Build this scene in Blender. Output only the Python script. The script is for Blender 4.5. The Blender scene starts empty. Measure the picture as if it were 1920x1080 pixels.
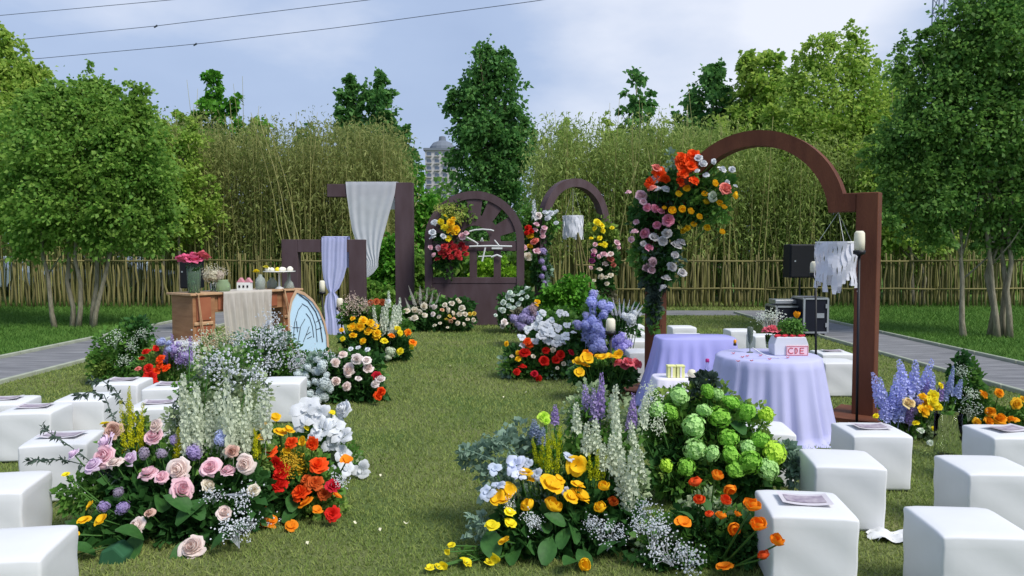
import bpy, bmesh, math, random
import numpy as np
from mathutils import Vector, Matrix, Quaternion

random.seed(7); RS = np.random.RandomState(7)
SC = bpy.context.scene; COL = SC.collection

# ------------------------------------------------------------------ camera
F = 1400.0; PITCH = math.atan(70 / 1400); CH = 1.65
cam = bpy.data.cameras.new('camera'); cam.sensor_width = 36; cam.lens = 36 * F / 1920
cam.clip_start = 0.05; cam.clip_end = 3000
co = bpy.data.objects.new('camera', cam); COL.objects.link(co)
co.location = (0, 0, CH); co.rotation_euler = (math.pi / 2 - PITCH, 0, 0)
SC.camera = co
# ------------------------------------------------------------------ sky
SUN_EL, SUN_AZ = 50, 132          # azimuth measured from +Y towards +X
w = bpy.data.worlds.new('World'); SC.world = w; w.use_nodes = True
nt = w.node_tree; N = nt.nodes; L = nt.links
bg = N['Background']; bg.inputs['Strength'].default_value = 0.1
sky = N.new('ShaderNodeTexSky'); sky.sky_type = 'NISHITA'; sky.sun_disc = False
sky.sun_elevation = math.radians(SUN_EL); sky.sun_rotation = math.radians(SUN_AZ)
sky.air_density = 1.2; sky.dust_density = 2.0
tc = N.new('ShaderNodeTexCoord')
mp = N.new('ShaderNodeMapping'); mp.inputs['Scale'].default_value = (1.0, 1.0, 2.2); mp.inputs['Location'].default_value = (0.35, 0.2, 0.1)
L.new(tc.outputs['Generated'], mp.inputs['Vector'])
no = N.new('ShaderNodeTexNoise'); no.inputs['Scale'].default_value = 2.3; no.inputs['Detail'].default_value = 6; no.inputs['Roughness'].default_value = 0.5
L.new(mp.outputs['Vector'], no.inputs['Vector'])
# brighter thin cloud towards the upper right of the view
dp = N.new('ShaderNodeVectorMath'); dp.operation = 'DOT_PRODUCT'
nv = N.new('ShaderNodeVectorMath'); nv.operation = 'NORMALIZE'
L.new(tc.outputs['Generated'], nv.inputs[0]); L.new(nv.outputs['Vector'], dp.inputs[0])
dv = Vector((0.24, 1.0, 0.33)).normalized(); dp.inputs[1].default_value = dv
gr = N.new('ShaderNodeMapRange'); gr.interpolation_type = 'SMOOTHSTEP'
gr.inputs['From Min'].default_value = 0.955; gr.inputs['From Max'].default_value = 1.0
gr.inputs['To Min'].default_value = 0.0; gr.inputs['To Max'].default_value = 0.30
L.new(dp.outputs['Value'], gr.inputs['Value'])
ad = N.new('ShaderNodeMath'); ad.operation = 'ADD'
L.new(no.outputs['Fac'], ad.inputs[0]); L.new(gr.outputs['Result'], ad.inputs[1])
cr = N.new('ShaderNodeValToRGB'); ce = cr.color_ramp.elements
ce[0].position = 0.36; ce[0].color = (0.222, 0.282, 0.415, 1)
ce[1].position = 0.80; ce[1].color = (0.50, 0.52, 0.58, 1)
e = ce.new(0.54); e.color = (0.254, 0.316, 0.448, 1)
L.new(ad.outputs['Value'], cr.inputs['Fac'])
sc10 = N.new('ShaderNodeVectorMath'); sc10.operation = 'SCALE'; sc10.inputs['Scale'].default_value = 10.0
L.new(cr.outputs['Color'], sc10.inputs[0])
mx = N.new('ShaderNodeMix'); mx.data_type = 'RGBA'; mx.inputs['Factor'].default_value = 0.9
L.new(sky.outputs['Color'], mx.inputs[6]); L.new(sc10.outputs['Vector'], mx.inputs[7])
L.new(mx.outputs[2], bg.inputs['Color'])
# ------------------------------------------------------------------ sun behind thin cloud
sl = bpy.data.lights.new('sun', 'SUN'); sl.energy = 2.1; sl.angle = math.radians(20); sl.color = (1.0, 0.96, 0.9)
so = bpy.data.objects.new('sun', sl); COL.objects.link(so)
a = math.radians(SUN_AZ); el = math.radians(SUN_EL)
sdir = Vector((math.sin(a) * math.cos(el), math.cos(a) * math.cos(el), math.sin(el)))
so.rotation_euler = (-sdir).to_track_quat('-Z', 'Y').to_euler(); so.location = (20, 5, 30)
vs = SC.view_settings; vs.view_transform = 'Standard'; vs.look = 'None'; vs.exposure = 0.85; vs.gamma = 1.0; vs.use_curve_mapping = False

# ------------------------------------------------------------------ placing helpers: survey of the garden
def ray(px, py):
    u = (px - 960) / F; v = (540 - py) / F
    return Vector((u, math.cos(PITCH) + v * math.sin(PITCH), -math.sin(PITCH) + v * math.cos(PITCH)))
def G(px, py, z=0.0):
    r = ray(px, py); t = (z - CH) / r.z
    return Vector((r.x * t, r.y * t, z))
def at(px, py, Y):
    r = ray(px, py); t = Y / r.y
    return Vector((r.x * t, Y, CH + r.z * t))
def slope(px, py, Y0, k):          # point on the front slope of a bank of flowers: y = Y0 + k z
    r = ray(px, py); t = (Y0 + k * CH) / (r.y - k * r.z)
    return Vector((r.x * t, r.y * t, CH + r.z * t))

# ------------------------------------------------------------------ materials
def lin(h, s=1.0):
    h = h.lstrip('#'); c = [int(h[i:i + 2], 16) / 255 for i in (0, 2, 4)]
    return tuple(min(1, (x / 12.92 if x <= 0.04045 else ((x + 0.055) / 1.055) ** 2.4) * s) for x in c) + (1,)
MATS = {}
def mat(name, hexc, rough=0.6, var=0.15, scale=6.0, trans=0.0, island=False, bump=0.0, bscale=60, metal=0.0, hex2=None, s=1.0, spec=0.3, glass=0.0, stretch=None, obrand=False):
    if name in MATS: return MATS[name]
    m = bpy.data.materials.new(name); m.use_nodes = True; t = m.node_tree; n = t.nodes; l = t.links
    b = n['Principled BSDF']; out = n['Material Output']
    b.inputs['Roughness'].default_value = rough; b.inputs['Metallic'].default_value = metal
    b.inputs['Specular IOR Level'].default_value = spec
    c = lin(hexc, s); d = lin(hex2, s) if hex2 else tuple(min(1, x * (1 + var)) for x in c[:3]) + (1,)
    c0 = c if hex2 else tuple(x * (1 - var) for x in c[:3]) + (1,)
    tcn = n.new('ShaderNodeTexCoord'); nz = n.new('ShaderNodeTexNoise'); nz.inputs['Scale'].default_value = scale; nz.inputs['Detail'].default_value = 5
    vec = tcn.outputs['Object']
    if stretch:
        mpn = n.new('ShaderNodeMapping'); mpn.inputs['Scale'].default_value = stretch; l.new(vec, mpn.inputs['Vector']); vec = mpn.outputs['Vector']
    l.new(vec, nz.inputs['Vector'])
    fac = nz.outputs['Fac']
    mr = n.new('ShaderNodeMapRange'); mr.inputs['From Min'].default_value = 0.3; mr.inputs['From Max'].default_value = 0.7
    l.new(fac, mr.inputs['Value']); fac = mr.outputs['Result']
    if island or obrand:
        if island:
            ge = n.new('ShaderNodeNewGeometry'); rnd = ge.outputs['Random Per Island']
        else:
            ge = n.new('ShaderNodeObjectInfo'); rnd = ge.outputs['Random']
        av = n.new('ShaderNodeMath'); av.operation = 'MULTIPLY_ADD'; av.inputs[1].default_value = 0.6
        hf = n.new('ShaderNodeMath'); hf.operation = 'MULTIPLY'; hf.inputs[1].default_value = 0.4
        l.new(fac, hf.inputs[0]); l.new(rnd, av.inputs[0]); l.new(hf.outputs[0], av.inputs[2]); fac = av.outputs[0]
    mixn = n.new('ShaderNodeMix'); mixn.data_type = 'RGBA'
    mixn.inputs[6].default_value = c0; mixn.inputs[7].default_value = d
    l.new(fac, mixn.inputs['Factor']); l.new(mixn.outputs[2], b.inputs['Base Color'])
    if bump:
        nb = n.new('ShaderNodeTexNoise'); nb.inputs['Scale'].default_value = bscale; nb.inputs['Detail'].default_value = 3; l.new(vec, nb.inputs['Vector'])
        bp = n.new('ShaderNodeBump'); bp.inputs['Strength'].default_value = bump; bp.inputs['Distance'].default_value = 0.02
        l.new(nb.outputs['Fac'], bp.inputs['Height']); l.new(bp.outputs['Normal'], b.inputs['Normal'])
    if trans:
        tr = n.new('ShaderNodeBsdfTranslucent'); l.new(mixn.outputs[2], tr.inputs['Color'])
        ms = n.new('ShaderNodeMixShader'); ms.inputs['Fac'].default_value = trans
        l.new(b.outputs[0], ms.inputs[1]); l.new(tr.outputs[0], ms.inputs[2]); l.new(ms.outputs[0], out.inputs['Surface'])
    if glass:
        b.inputs['Transmission Weight'].default_value = glass; b.inputs['IOR'].default_value = 1.1
    MATS[name] = m; return m
def petal_mat(hexc, trans=0.3):
    return mat('petal_' + hexc, hexc, 0.65, 0.14, 3.0, trans=trans, obrand=True, spec=0.15)
def leaf_mat(name, h1, h2, trans=0.3, scale=1.5, rough=0.55):
    return mat('leaf_' + name, h1, rough, scale=scale, hex2=h2, trans=trans, island=True, spec=0.25)

# ------------------------------------------------------------------ mesh helpers
def mesh_np(name, V, Fc, m=None, smooth=False):
    V = np.asarray(V, np.float32).reshape(-1, 3); Fc = np.asarray(Fc, np.int32); k = Fc.shape[1]
    me = bpy.data.meshes.new(name); me.vertices.add(len(V)); me.vertices.foreach_set('co', V.ravel())
    me.loops.add(Fc.size); me.loops.foreach_set('vertex_index', Fc.ravel())
    me.polygons.add(len(Fc)); me.polygons.foreach_set('loop_start', np.arange(0, Fc.size, k, dtype=np.int32))
    me.polygons.foreach_set('loop_total', np.full(len(Fc), k, np.int32))
    if smooth: me.polygons.foreach_set('use_smooth', np.ones(len(Fc), bool))
    me.update(calc_edges=True)
    if m: me.materials.append(m)
    return me
class MB:
    """collects shapes for one mesh"""
    def __init__(s): s.v = []; s.f = []; s.n = 0
    def add(s, V, Fc):
        V = [tuple(p) for p in V]; s.v += V; s.f += [tuple(i + s.n for i in q) for q in Fc]; s.n += len(V); return s
    def box(s, c, d, R=None):
        c = Vector(c); P = []
        for z in (-1, 1):
            for y in (-1, 1):
                for x in (-1, 1):
                    p = Vector((x * d[0] / 2, y * d[1] / 2, z * d[2] / 2)); P.append(c + (R @ p if R else p))
        return s.add(P, [(0, 2, 3, 1), (4, 5, 7, 6), (0, 1, 5, 4), (2, 6, 7, 3), (0, 4, 6, 2), (1, 3, 7, 5)])
    def tube(s, pts, rad, n=6, cap=True):
        pts = [Vector(p) for p in pts]; V = []; m = len(pts)
        if not hasattr(rad, '__len__'): rad = [rad] * m
        up = None
        for i, p in enumerate(pts):
            d = (pts[min(i + 1, m - 1)] - pts[max(i - 1, 0)]).normalized()
            if up is None: up = d.orthogonal().normalized()
            up = (up - d * up.dot(d)).normalized(); sd = d.cross(up)
            for j in range(n):
                t = 2 * math.pi * j / n; V.append(p + (up * math.cos(t) + sd * math.sin(t)) * rad[i])
        Fc = [(i * n + j, i * n + (j + 1) % n, (i + 1) * n + (j + 1) % n, (i + 1) * n + j) for i in range(m - 1) for j in range(n)]
        if cap: Fc += [tuple(range(n - 1, -1, -1)), tuple((m - 1) * n + j for j in range(n))]
        return s.add(V, Fc)
    def lathe(s, prof, n=24, c=(0, 0, 0), fold=0, nf=16, ph=0, sx=1, sy=1):
        V = []; m = len(prof)
        for i, (r, z) in enumerate(prof):
            for j in range(n):
                t = 2 * math.pi * j / n; fr = fold * (i / (m - 1)) if fold else 0
                rr = r * (1 + fr * math.sin(nf * t + ph + 0.8 * math.sin(3 * t)))
                V.append((c[0] + rr * sx * math.cos(t), c[1] + rr * sy * math.sin(t), c[2] + z))
        Fc = [(i * n + j, i * n + (j + 1) % n, (i + 1) * n + (j + 1) % n, (i + 1) * n + j) for i in range(m - 1) for j in range(n)]
        Fc += [tuple(range(n - 1, -1, -1)), tuple((m - 1) * n + j for j in range(n))]
        return s.add(V, Fc)
    def grid(s, fn, nu, nv):
        V = [fn(i / nu, j / nv) for j in range(nv + 1) for i in range(nu + 1)]
        Fc = [(j * (nu + 1) + i, j * (nu + 1) + i + 1, (j + 1) * (nu + 1) + i + 1, (j + 1) * (nu + 1) + i) for j in range(nv) for i in range(nu)]
        return s.add(V, Fc)
    def prism(s, poly, R, t0, t1):
        """closed outline poly [(a,b)] mapped by R(a,b,t) and given thickness t0..t1"""
        n = len(poly); V = [R(a_, b_, t0) for a_, b_ in poly] + [R(a_, b_, t1) for a_, b_ in poly]
        return s.add(V, [tuple(range(n - 1, -1, -1)), tuple(range(n, 2 * n))] + [(i, (i + 1) % n, n + (i + 1) % n, n + i) for i in range(n)])
    def mesh(s, name, m=None, smooth=False, bevel=0, seg=2, recalc=True):
        me = bpy.data.meshes.new(name); me.from_pydata(s.v, [], s.f); me.update()
        if bevel or recalc:
            bm = bmesh.new(); bm.from_mesh(me)
            if bevel: bmesh.ops.bevel(bm, geom=list(bm.edges), offset=bevel, segments=seg, affect='EDGES', profile=0.5)
            bmesh.ops.recalc_face_normals(bm, faces=list(bm.faces)); bm.to_mesh(me); bm.free()
        if smooth: me.polygons.foreach_set('use_smooth', [True] * len(me.polygons))
        if m: me.materials.append(m)
        return me
    def build(s, name, m, parent=None, **k): return obj(name, s.mesh(name, m, **k), parent)
def obj(name, me, parent=None, loc=None):
    o = bpy.data.objects.new(name, me); COL.objects.link(o)
    if parent is not None:
        o.parent = parent
        q = parent; off = Vector((0, 0, 0))
        while q is not None: off += q.location; q = q.parent
        o.location = (Vector(loc) if loc is not None else Vector((0, 0, 0))) - off   # callers give world coordinates
    elif loc is not None: o.location = loc
    return o
def tag(o, label, cat, group=None):
    o['label'] = label; o['category'] = cat
    if group: o['group'] = group
    return o
def kind(o, k): o['kind'] = k; return o
def thing(name, label, cat, loc, group=None):
    o = bpy.data.objects.new(name, None); COL.objects.link(o); o.location = loc; o.empty_display_size = 0.1
    return tag(o, label, cat, group)
def unit(A): return A / np.maximum(np.linalg.norm(A, axis=1, keepdims=True), 1e-6)
def leaves(P, D, size, asp=0.35, droop=0.15, rs=RS):
    """folded leaf blades at P pointing along D: returns V, quads"""
    n = len(P); D = unit(D); size = np.broadcast_to(np.asarray(size, float), (n,))[:, None]
    S = unit(np.cross(D, rs.normal(size=(n, 3)))); U = np.cross(S, D)
    U *= np.sign(U[:, 2:3] + 1e-9)
    mid = P + D * size * 0.45; wv = S * size * asp; tip = P + D * size - np.array([0, 0, 1.0]) * size * droop
    V = np.stack([P, mid + wv + U * size * 0.08, tip, mid - wv + U * size * 0.08], 1).reshape(-1, 3)
    return V, np.arange(4 * n).reshape(n, 4)
def joinq(parts):
    V = np.concatenate([p[0] for p in parts]); o = 0; Fs = []
    for p in parts: Fs.append(p[1] + o); o += len(p[0])
    return V, np.concatenate(Fs)
def tubes_np(A, B, r0, r1, n=3):
    """straight thin stems from A to B, quads"""
    A = np.asarray(A, float); B = np.asarray(B, float); m = len(A); D = unit(B - A); S = unit(np.cross(D, np.array([[0.31, 0.9, 0.2]]) + 0 * D)); T = np.cross(D, S)
    r0 = np.broadcast_to(np.asarray(r0, float), (m,))[:, None]; r1 = np.broadcast_to(np.asarray(r1, float), (m,))[:, None]
    V = []
    for (Q, r) in ((A, r0), (B, r1)):
        for j in range(n):
            t = 2 * math.pi * j / n; V.append(Q + (S * math.cos(t) + T * math.sin(t)) * r)
    V = np.stack(V, 1).reshape(-1, 3); b = (np.arange(m) * 2 * n)[:, None]
    Fc = np.concatenate([b + np.array([[j, (j + 1) % n, n + (j + 1) % n, n + j]]) for j in range(n)])
    return V, Fc

# ================================================================== THE SETTING
PL = (-7.78, -6.38); PR = (5.9, 7.32)          # the two footpaths
def lawn_material():
    m = bpy.data.materials.new('lawn_ground'); m.use_nodes = True; t = m.node_tree; n = t.nodes; l = t.links; b = n['Principled BSDF']
    b.inputs['Roughness'].default_value = 0.9; b.inputs['Specular IOR Level'].default_value = 0.1
    tcn = n.new('ShaderNodeTexCoord')
    n1 = n.new('ShaderNodeTexNoise'); n1.inputs['Scale'].default_value = 0.7; n1.inputs['Detail'].default_value = 6
    n2 = n.new('ShaderNodeTexNoise'); n2.inputs['Scale'].default_value = 45; n2.inputs['Detail'].default_value = 4
    l.new(tcn.outputs['Object'], n1.inputs['Vector']); l.new(tcn.outputs['Object'], n2.inputs['Vector'])
    r1 = n.new('ShaderNodeValToRGB'); r1.color_ramp.elements[0].position = 0.35; r1.color_ramp.elements[1].position = 0.68
    r1.color_ramp.elements[0].color = (0.085, 0.135, 0.036, 1); r1.color_ramp.elements[1].color = (0.175, 0.185, 0.075, 1)
    l.new(n1.outputs['Fac'], r1.inputs['Fac'])
    r2 = n.new('ShaderNodeMapRange'); r2.inputs['From Min'].default_value = 0.3; r2.inputs['From Max'].default_value = 0.7; r2.inputs['To Min'].default_value = 0.65; r2.inputs['To Max'].default_value = 1.25
    l.new(n2.outputs['Fac'], r2.inputs['Value'])
    mu = n.new('ShaderNodeVectorMath'); mu.operation = 'SCALE'; l.new(r1.outputs['Color'], mu.inputs[0]); l.new(r2.outputs['Result'], mu.inputs['Scale'])
    l.new(mu.outputs['Vector'], b.inputs['Base Color'])
    bp = n.new('ShaderNodeBump'); bp.inputs['Strength'].default_value = 0.6; bp.inputs['Distance'].default_value = 0.03
    l.new(n2.outputs['Fac'], bp.inputs['Height']); l.new(bp.outputs['Normal'], b.inputs['Normal'])
    return m
lm = lawn_material()
kind(MB().box((0, 600, -0.05), (1600, 1260, 0.1)).build('lawn', lm), 'structure')
lm2 = mat('lawn_side', '#40662a', 0.9, hex2='#5d803a', scale=0.9, bump=0.6, bscale=45, spec=0.1)
for nm, xa, xb in (('lawn_left_side', -60, PL[0] - 0.075), ('lawn_right_side', PR[1] + 0.08, 60)): kind(MB().box(((xa + xb) / 2, 30, -0.02), (xb - xa, 64, 0.048)).build(nm, lm2), 'structure')
asph = mat('asphalt', '#8c8c8e', 0.85, hex2='#5f6064', scale=3.0, bump=0.4, bscale=40, stretch=(0.5, 4, 1))
def path(name, x0, x1, y0, y1):
    p = MB().box(((x0 + x1) / 2, (y0 + y1) / 2, -0.02), (x1 - x0, y1 - y0, 0.052)).build(name, asph); kind(p, 'structure'); return p
p1 = path('footpath_left', PL[0], PL[1], -2, 23); p2 = path('footpath_right', PR[0], PR[1], -2, 19.0)
p3 = path('footpath_cross', 2.6, PR[1], 19.004, 20.5)
kerb = mat('kerb_stone', '#9aa08f', 0.8, 0.15, 5)
for (x, p, y1) in ((PL[0] - 0.04, p1, 23), (PL[1] + 0.035, p1, 23), (PR[0] - 0.035, p2, 19), (PR[1] + 0.045, p2, 20.5)):
    km = MB().box((0, 0, 0), (0.06, 0.96, 0.07)).mesh('kerb', kerb, bevel=0.008, seg=1)
    y = 2.0
    while y < y1 - 0.3: obj('kerb', km, p, (x, y + 0.48, 0.02)); y += 0.98

# grass blades on the lawn (uncountable)
def grass():
    n = 430000
    Y = 2.9 * (24 / 2.9) ** RS.rand(n); X = (RS.rand(n) * 2 - 1) * (0.80 * Y + 0.7)
    ok = ~(((X > PL[0] - 0.1) & (X < PL[1] + 0.08)) | ((X > PR[0] - 0.08) & (X < PR[1] + 0.1) & (Y < 20.6)) | ((Y > 18.9) & (Y < 20.6) & (X > 2.5) & (X < 7.4)))
    X, Y = X[ok], Y[ok]; n = len(X)
    hgt = (0.012 + 0.018 * RS.rand(n)) * (0.8 + Y / 14) * np.where((X < PL[0]) | (X > PR[1]), 1.7, 1.0); wd = 0.0026 * (0.7 + Y / 4.5)
    th = RS.rand(n) * 6.283; tilt = RS.normal(size=(n, 2)) * 0.6 * hgt[:, None]
    P = np.stack([X, Y, np.full(n, -0.004)], 1); S = np.stack([np.cos(th), np.sin(th), 0 * th], 1) * wd[:, None]
    T = P + np.stack([tilt[:, 0], tilt[:, 1], hgt], 1)
    V = np.stack([P - S, P + S, T], 1).reshape(-1, 3)
    side = (X < PL[0]) | (X > PR[1]); V3 = V.reshape(n, 3, 3); Vs = V3[side].copy(); Vs[:, :, 2] += 0.004; V = V3[~side].reshape(-1, 3); m = len(Vs); n = n - m
    o = obj('grass', mesh_np('grass', Vs.reshape(-1, 3), np.arange(3 * m).reshape(m, 3), mat('grass_fresh', '#436b2a', 0.7, hex2='#6d8f44', scale=0.8, trans=0.3, island=True, spec=0.1)))
    kind(o, 'stuff'); tag(o, 'fresh green grass on the lawns beyond the footpaths', 'grass')
    o = obj('grass', mesh_np('grass', V, np.arange(3 * n).reshape(n, 3), mat('grass_blade', '#627f36', 0.7, hex2='#9ea562', scale=0.8, trans=0.25, island=True, spec=0.1)))
    kind(o, 'stuff'); tag(o, 'short green turf grass with dry yellowish patches covering the ground', 'grass')
grass()

# ================================================================== TREES AND THICKET
def blob_leaves(blobs, Y, n, size, sub=0.33, flat=1.0, asp=0.42, droop=0.2, rs=RS, depth=0.8, shell=0.55):
    """leaves gathered in twig clumps spread through ellipsoids given by survey (px,py,rx,ry)"""
    parts = []; tot = sum(b[2] * b[3] for b in blobs); cens = []
    for b in blobs:
        c = np.array(at(b[0], b[1], Y)); rx = b[2] / F * Y; rz = b[3] / F * Y; ry = (rx if rx < rz else (rx * rz) ** 0.5) * depth
        m = max(5, int(n * b[2] * b[3] / tot)); ncl = max(4, int(m / 26))
        u = unit(rs.normal(size=(ncl, 3))); rad = 0.30 + 0.85 * rs.rand(ncl, 1) ** 0.7
        C = c + u * rad * np.array([rx, ry, rz]); cens.append(C)
        pr_ = rs.rand(ncl) ** 1.6 + 0.08; idx = rs.choice(ncl, m, p=pr_ / pr_.sum()); sr = sub * (rx * rz) ** 0.5 * (0.35 + 0.75 * rs.rand(ncl, 1))
        ax = unit(u * np.array([1, 1, 0.5]) + rs.normal(size=(ncl, 3)) * 0.5)      # each twig clump is a spray along its own axis
        off = rs.normal(size=(m, 3)) * 0.34 * np.array([1, 1, 0.8]) + ax[idx] * rs.normal(size=(m, 1)) * 0.7; P = C[idx] + off * sr[idx]
        D = unit(off) + 0.5 * u[idx] + rs.normal(size=(m, 3)) * 0.45; D[:, 2] += 0.05
        parts.append(leaves(P, D, size * (0.6 + 0.8 * rs.rand(m)), asp, droop, rs))
    return joinq(parts), cens
bark_pale = mat('bark_pale', '#9a937f', 0.9, hex2='#6c6655', scale=8, bump=0.5, bscale=25, stretch=(4, 4, 0.7))
bark_dark = mat('bark_dark', '#4c4436', 0.9, hex2='#6b5f4b', scale=8, bump=0.5, bscale=25, stretch=(4, 4, 0.7))
def tree(name, label, base, trunks, blobs, Y, n, size, lmat, bark=bark_pale, group=None, sub=0.33, asp=0.42, r=0.07, limbs=14, seed=1, shell=0.55, shoots=True):
    rs = np.random.RandomState(seed); rd = random.Random(seed)
    t = thing(name, label, 'tree', base, group)
    if shoots:                      # upright leading shoots that break the outline
        for b_ in list(blobs):
            for q in range(2 if b_[2] * b_[3] > 900 else 1):
                a_ = rd.uniform(-1.3, 1.3); blobs = blobs + [(b_[0] + b_[2] * math.sin(a_) * 0.95, b_[1] - b_[3] * math.cos(a_) * rd.uniform(0.9, 1.12), b_[2] * rd.uniform(0.10, 0.2) + 4, b_[3] * rd.uniform(0.22, 0.42) + 6)]
    (V, Fc), cens = blob_leaves(blobs, Y, n, size, sub=sub, asp=asp, rs=rs, shell=shell)
    C = np.concatenate(cens)
    tops = []
    for (dx, dy, tp) in trunks:
        b = Vector((base[0] + dx, base[1] + dy, -0.1)); tp = Vector(tp); m = MB(); pts = []
        for i in range(9):
            s_ = i / 8; p = b.lerp(tp, s_) + Vector((rd.uniform(-1, 1), rd.uniform(-1, 1), 0)) * 0.05 * (1 if 0 < i < 8 else 0) * (tp.z / 4)
            pts.append(p)
        m.tube(pts, [r * (1.5 if i == 0 else 1.12 - 0.85 * i / 8) for i in range(9)], 8)
        tops += pts[3:]
        for k in range(limbs // len(trunks)):
            st = pts[rd.randint(3, 7)]; e_ = Vector(C[rd.randrange(len(C))]); md = st.lerp(e_, 0.5) + Vector((0, 0, -0.12 * (e_ - st).length * 0.5))
            if e_.z > st.z - 0.2: m.tube([st, md, e_], [r * 0.42, r * 0.25, r * 0.06], 5)
        m.build('trunk', bark, t, smooth=True)
    obj('crown', mesh_np('crown', V, Fc, lmat), t)
    return t
Lf = dict(
    bright=leaf_mat('bright', '#73a338', '#bfd168', 0.5), mid=leaf_mat('mid', '#548a34', '#9dbd58', 0.48),
    deep=leaf_mat('deep', '#3f7434', '#88ae54', 0.46), poplar=leaf_mat('poplar', '#346a34', '#76a656', 0.42),
    bamboo=leaf_mat('bamboo', '#65773a', '#a9ae68', 0.45, 0.6), olive=leaf_mat('olive', '#648338', '#b0bf6c', 0.45, 0.6),
    shrub=leaf_mat('shrub', '#2f7420', '#76b13a', 0.35), lime=leaf_mat('lime', '#5f9a20', '#a8d040', 0.4))
# multi-stemmed tree inside the lawn on the left, and the paler one beside it
b = G(135, 615)
tree('multi_stem_tree', 'broad leafy tree with several pale trunks on the lawn left of the footpath', b,
     [(-0.35, 0, at(60, 330, 15.7)), (-0.05, 0.1, at(110, 240, 15.9)), (0.12, 0, at(145, 250, 15.7)), (0.32, 0.2, at(200, 270, 16.0)), (0.45, 0, at(240, 320, 15.8))],
     [(165, 270, 95, 85), (95, 290, 80, 90), (235, 290, 75, 95), (150, 380, 110, 75), (255, 385, 70, 70), (90, 400, 70, 60), (165, 195, 45, 45), (215, 240, 50, 50), (120, 220, 50, 55), (285, 330, 40, 60), (190, 440, 60, 35), (60, 210, 22, 40), (165, 160, 12, 24), (205, 195, 14, 30), (240, 215, 14, 26), (128, 172, 12, 26), (265, 250, 18, 26), (60, 450, 40, 30), (290, 420, 35, 50), (30, 330, 40, 60)],
     15.9, 64000, 0.08, Lf['mid'], r=0.048, limbs=30, seed=3)
b = Vector((-13.2, 17.5, 0))
tree('pale_green_tree', 'pale yellow-green tree beside the broad multi-trunk tree, reaching over the stick fence', b,
     [(0, 0, at(-20, 200, 17.5)), (0.3, 0.1, at(30, 230, 17.5))],
     [(15, 250, 80, 110), (-60, 230, 90, 120), (40, 180, 50, 60), (60, 150, 25, 35), (10, 130, 35, 60), (30, 330, 80, 90), (-20, 390, 70, 70), (5, 85, 14, 30)],
     17.5, 36000, 0.09, Lf['bright'], r=0.06, limbs=20, seed=4)
b = G(1875, 634)
tree('multi_stem_tree', 'tall dense green tree with slanting bare trunks on the lawn beyond the right footpath', b,
     [(-0.62, 0.1, at(1800, 330, 14.4)), (-0.05, 0, at(1838, 260, 14.3)), (0.12, 0.15, at(1880, 200, 14.4)), (0.18, 0.0, at(1897, 240, 14.2)), (0.0, 0.3, at(1860, 150, 14.5))],
     [(1850, 90, 90, 100), (1920, 110, 110, 110), (1790, 130, 60, 60), (1760, 230, 80, 75), (1850, 250, 110, 90), (1950, 270, 110, 100), (1720, 330, 60, 60), (1800, 360, 90, 65), (1900, 380, 95, 55), (1690, 260, 45, 45), (1850, 20, 60, 45), (1830, 430, 60, 25), (1710, 130, 35, 40), (1690, 100, 12, 24), (1735, 85, 12, 26), (1760, 60, 16, 30), (1790, 75, 14, 30), (1655, 300, 30, 40), (1670, 400, 40, 40), (1880, 460, 50, 24), (1930, 440, 60, 40), (1750, 430, 50, 30)],
     14.3, 70000, 0.075, Lf['deep'], r=0.05, limbs=34, seed=5)
b = Vector((10.2, 24.5, 0))
tree('feathery_tree', 'light green feathery tree rising behind the brown arch and the fence', b,
     [(0, 0, at(1560, 170, 24.5)), (0.3, 0.2, at(1610, 200, 24.5)), (-0.3, 0, at(1520, 230, 24.5))],
     [(1560, 200, 80, 95), (1600, 110, 26, 50), (1630, 250, 75, 95), (1510, 270, 70, 80), (1660, 190, 50, 60), (1545, 110, 40, 40), (1580, 330, 100, 80), (1680, 370, 70, 70), (1500, 160, 18, 35), (1470, 330, 60, 60)],
     24.5, 40000, 0.115, Lf['bright'], r=0.09, limbs=20, seed=6)
b = Vector((8.4, 30, 0))
tree('young_poplar', 'blue-green young poplar between the feathery tree and the bare sky gap', b, [(0, 0, at(1335, 140, 30))],
     [(1335, 180, 38, 50), (1310, 235, 38, 40), (1370, 240, 45, 45), (1340, 290, 80, 50), (1345, 140, 18, 22)], 30, 9000, 0.18, Lf['poplar'], r=0.1, seed=7)
b = Vector((9.9, 28.5, 0))
tree('young_poplar', 'yellow-green young poplar with spiky top beside the blue-green one', b, [(0, 0, at(1425, 110, 28.5))],
     [(1425, 150, 36, 45), (1440, 210, 60, 60), (1405, 120, 16, 22), (1445, 125, 18, 22), (1420, 280, 85, 55)], 28.5, 10000, 0.18, Lf['bright'], r=0.1, seed=8)
b = Vector((6.4, 38, 0))
tree('sparse_poplar', 'thin sparse poplar standing alone above the bamboo right of the gate', b, [(0, 0, at(1195, 150, 38))],
     [(1195, 170, 20, 26), (1190, 215, 26, 32), (1215, 195, 14, 20), (1190, 270, 40, 40)], 38, 1300, 0.26, Lf['poplar'], r=0.1, seed=9, sub=0.5)
b = Vector((-1.3, 42, 0))
tree('tall_poplar', 'tall dark green poplar standing behind the arched gate', b, [(0, 0, at(915, 110, 42)), (0.5, 0, at(945, 180, 42))],
     [(915, 130, 36, 38), (895, 175, 36, 50), (945, 180, 34, 55), (925, 240, 62, 60), (855, 188, 22, 22), (875, 225, 32, 34), (905, 310, 55, 60), (960, 300, 42, 55), (985, 270, 22, 35), (890, 270, 36, 40), (930, 370, 60, 50), (1000, 262, 9, 14), (905, 440, 60, 60)],
     42, 30000, 0.21, Lf['poplar'], bark_dark, r=0.22, limbs=20, seed=10)
b = Vector((-7.4, 38, 0))
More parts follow.
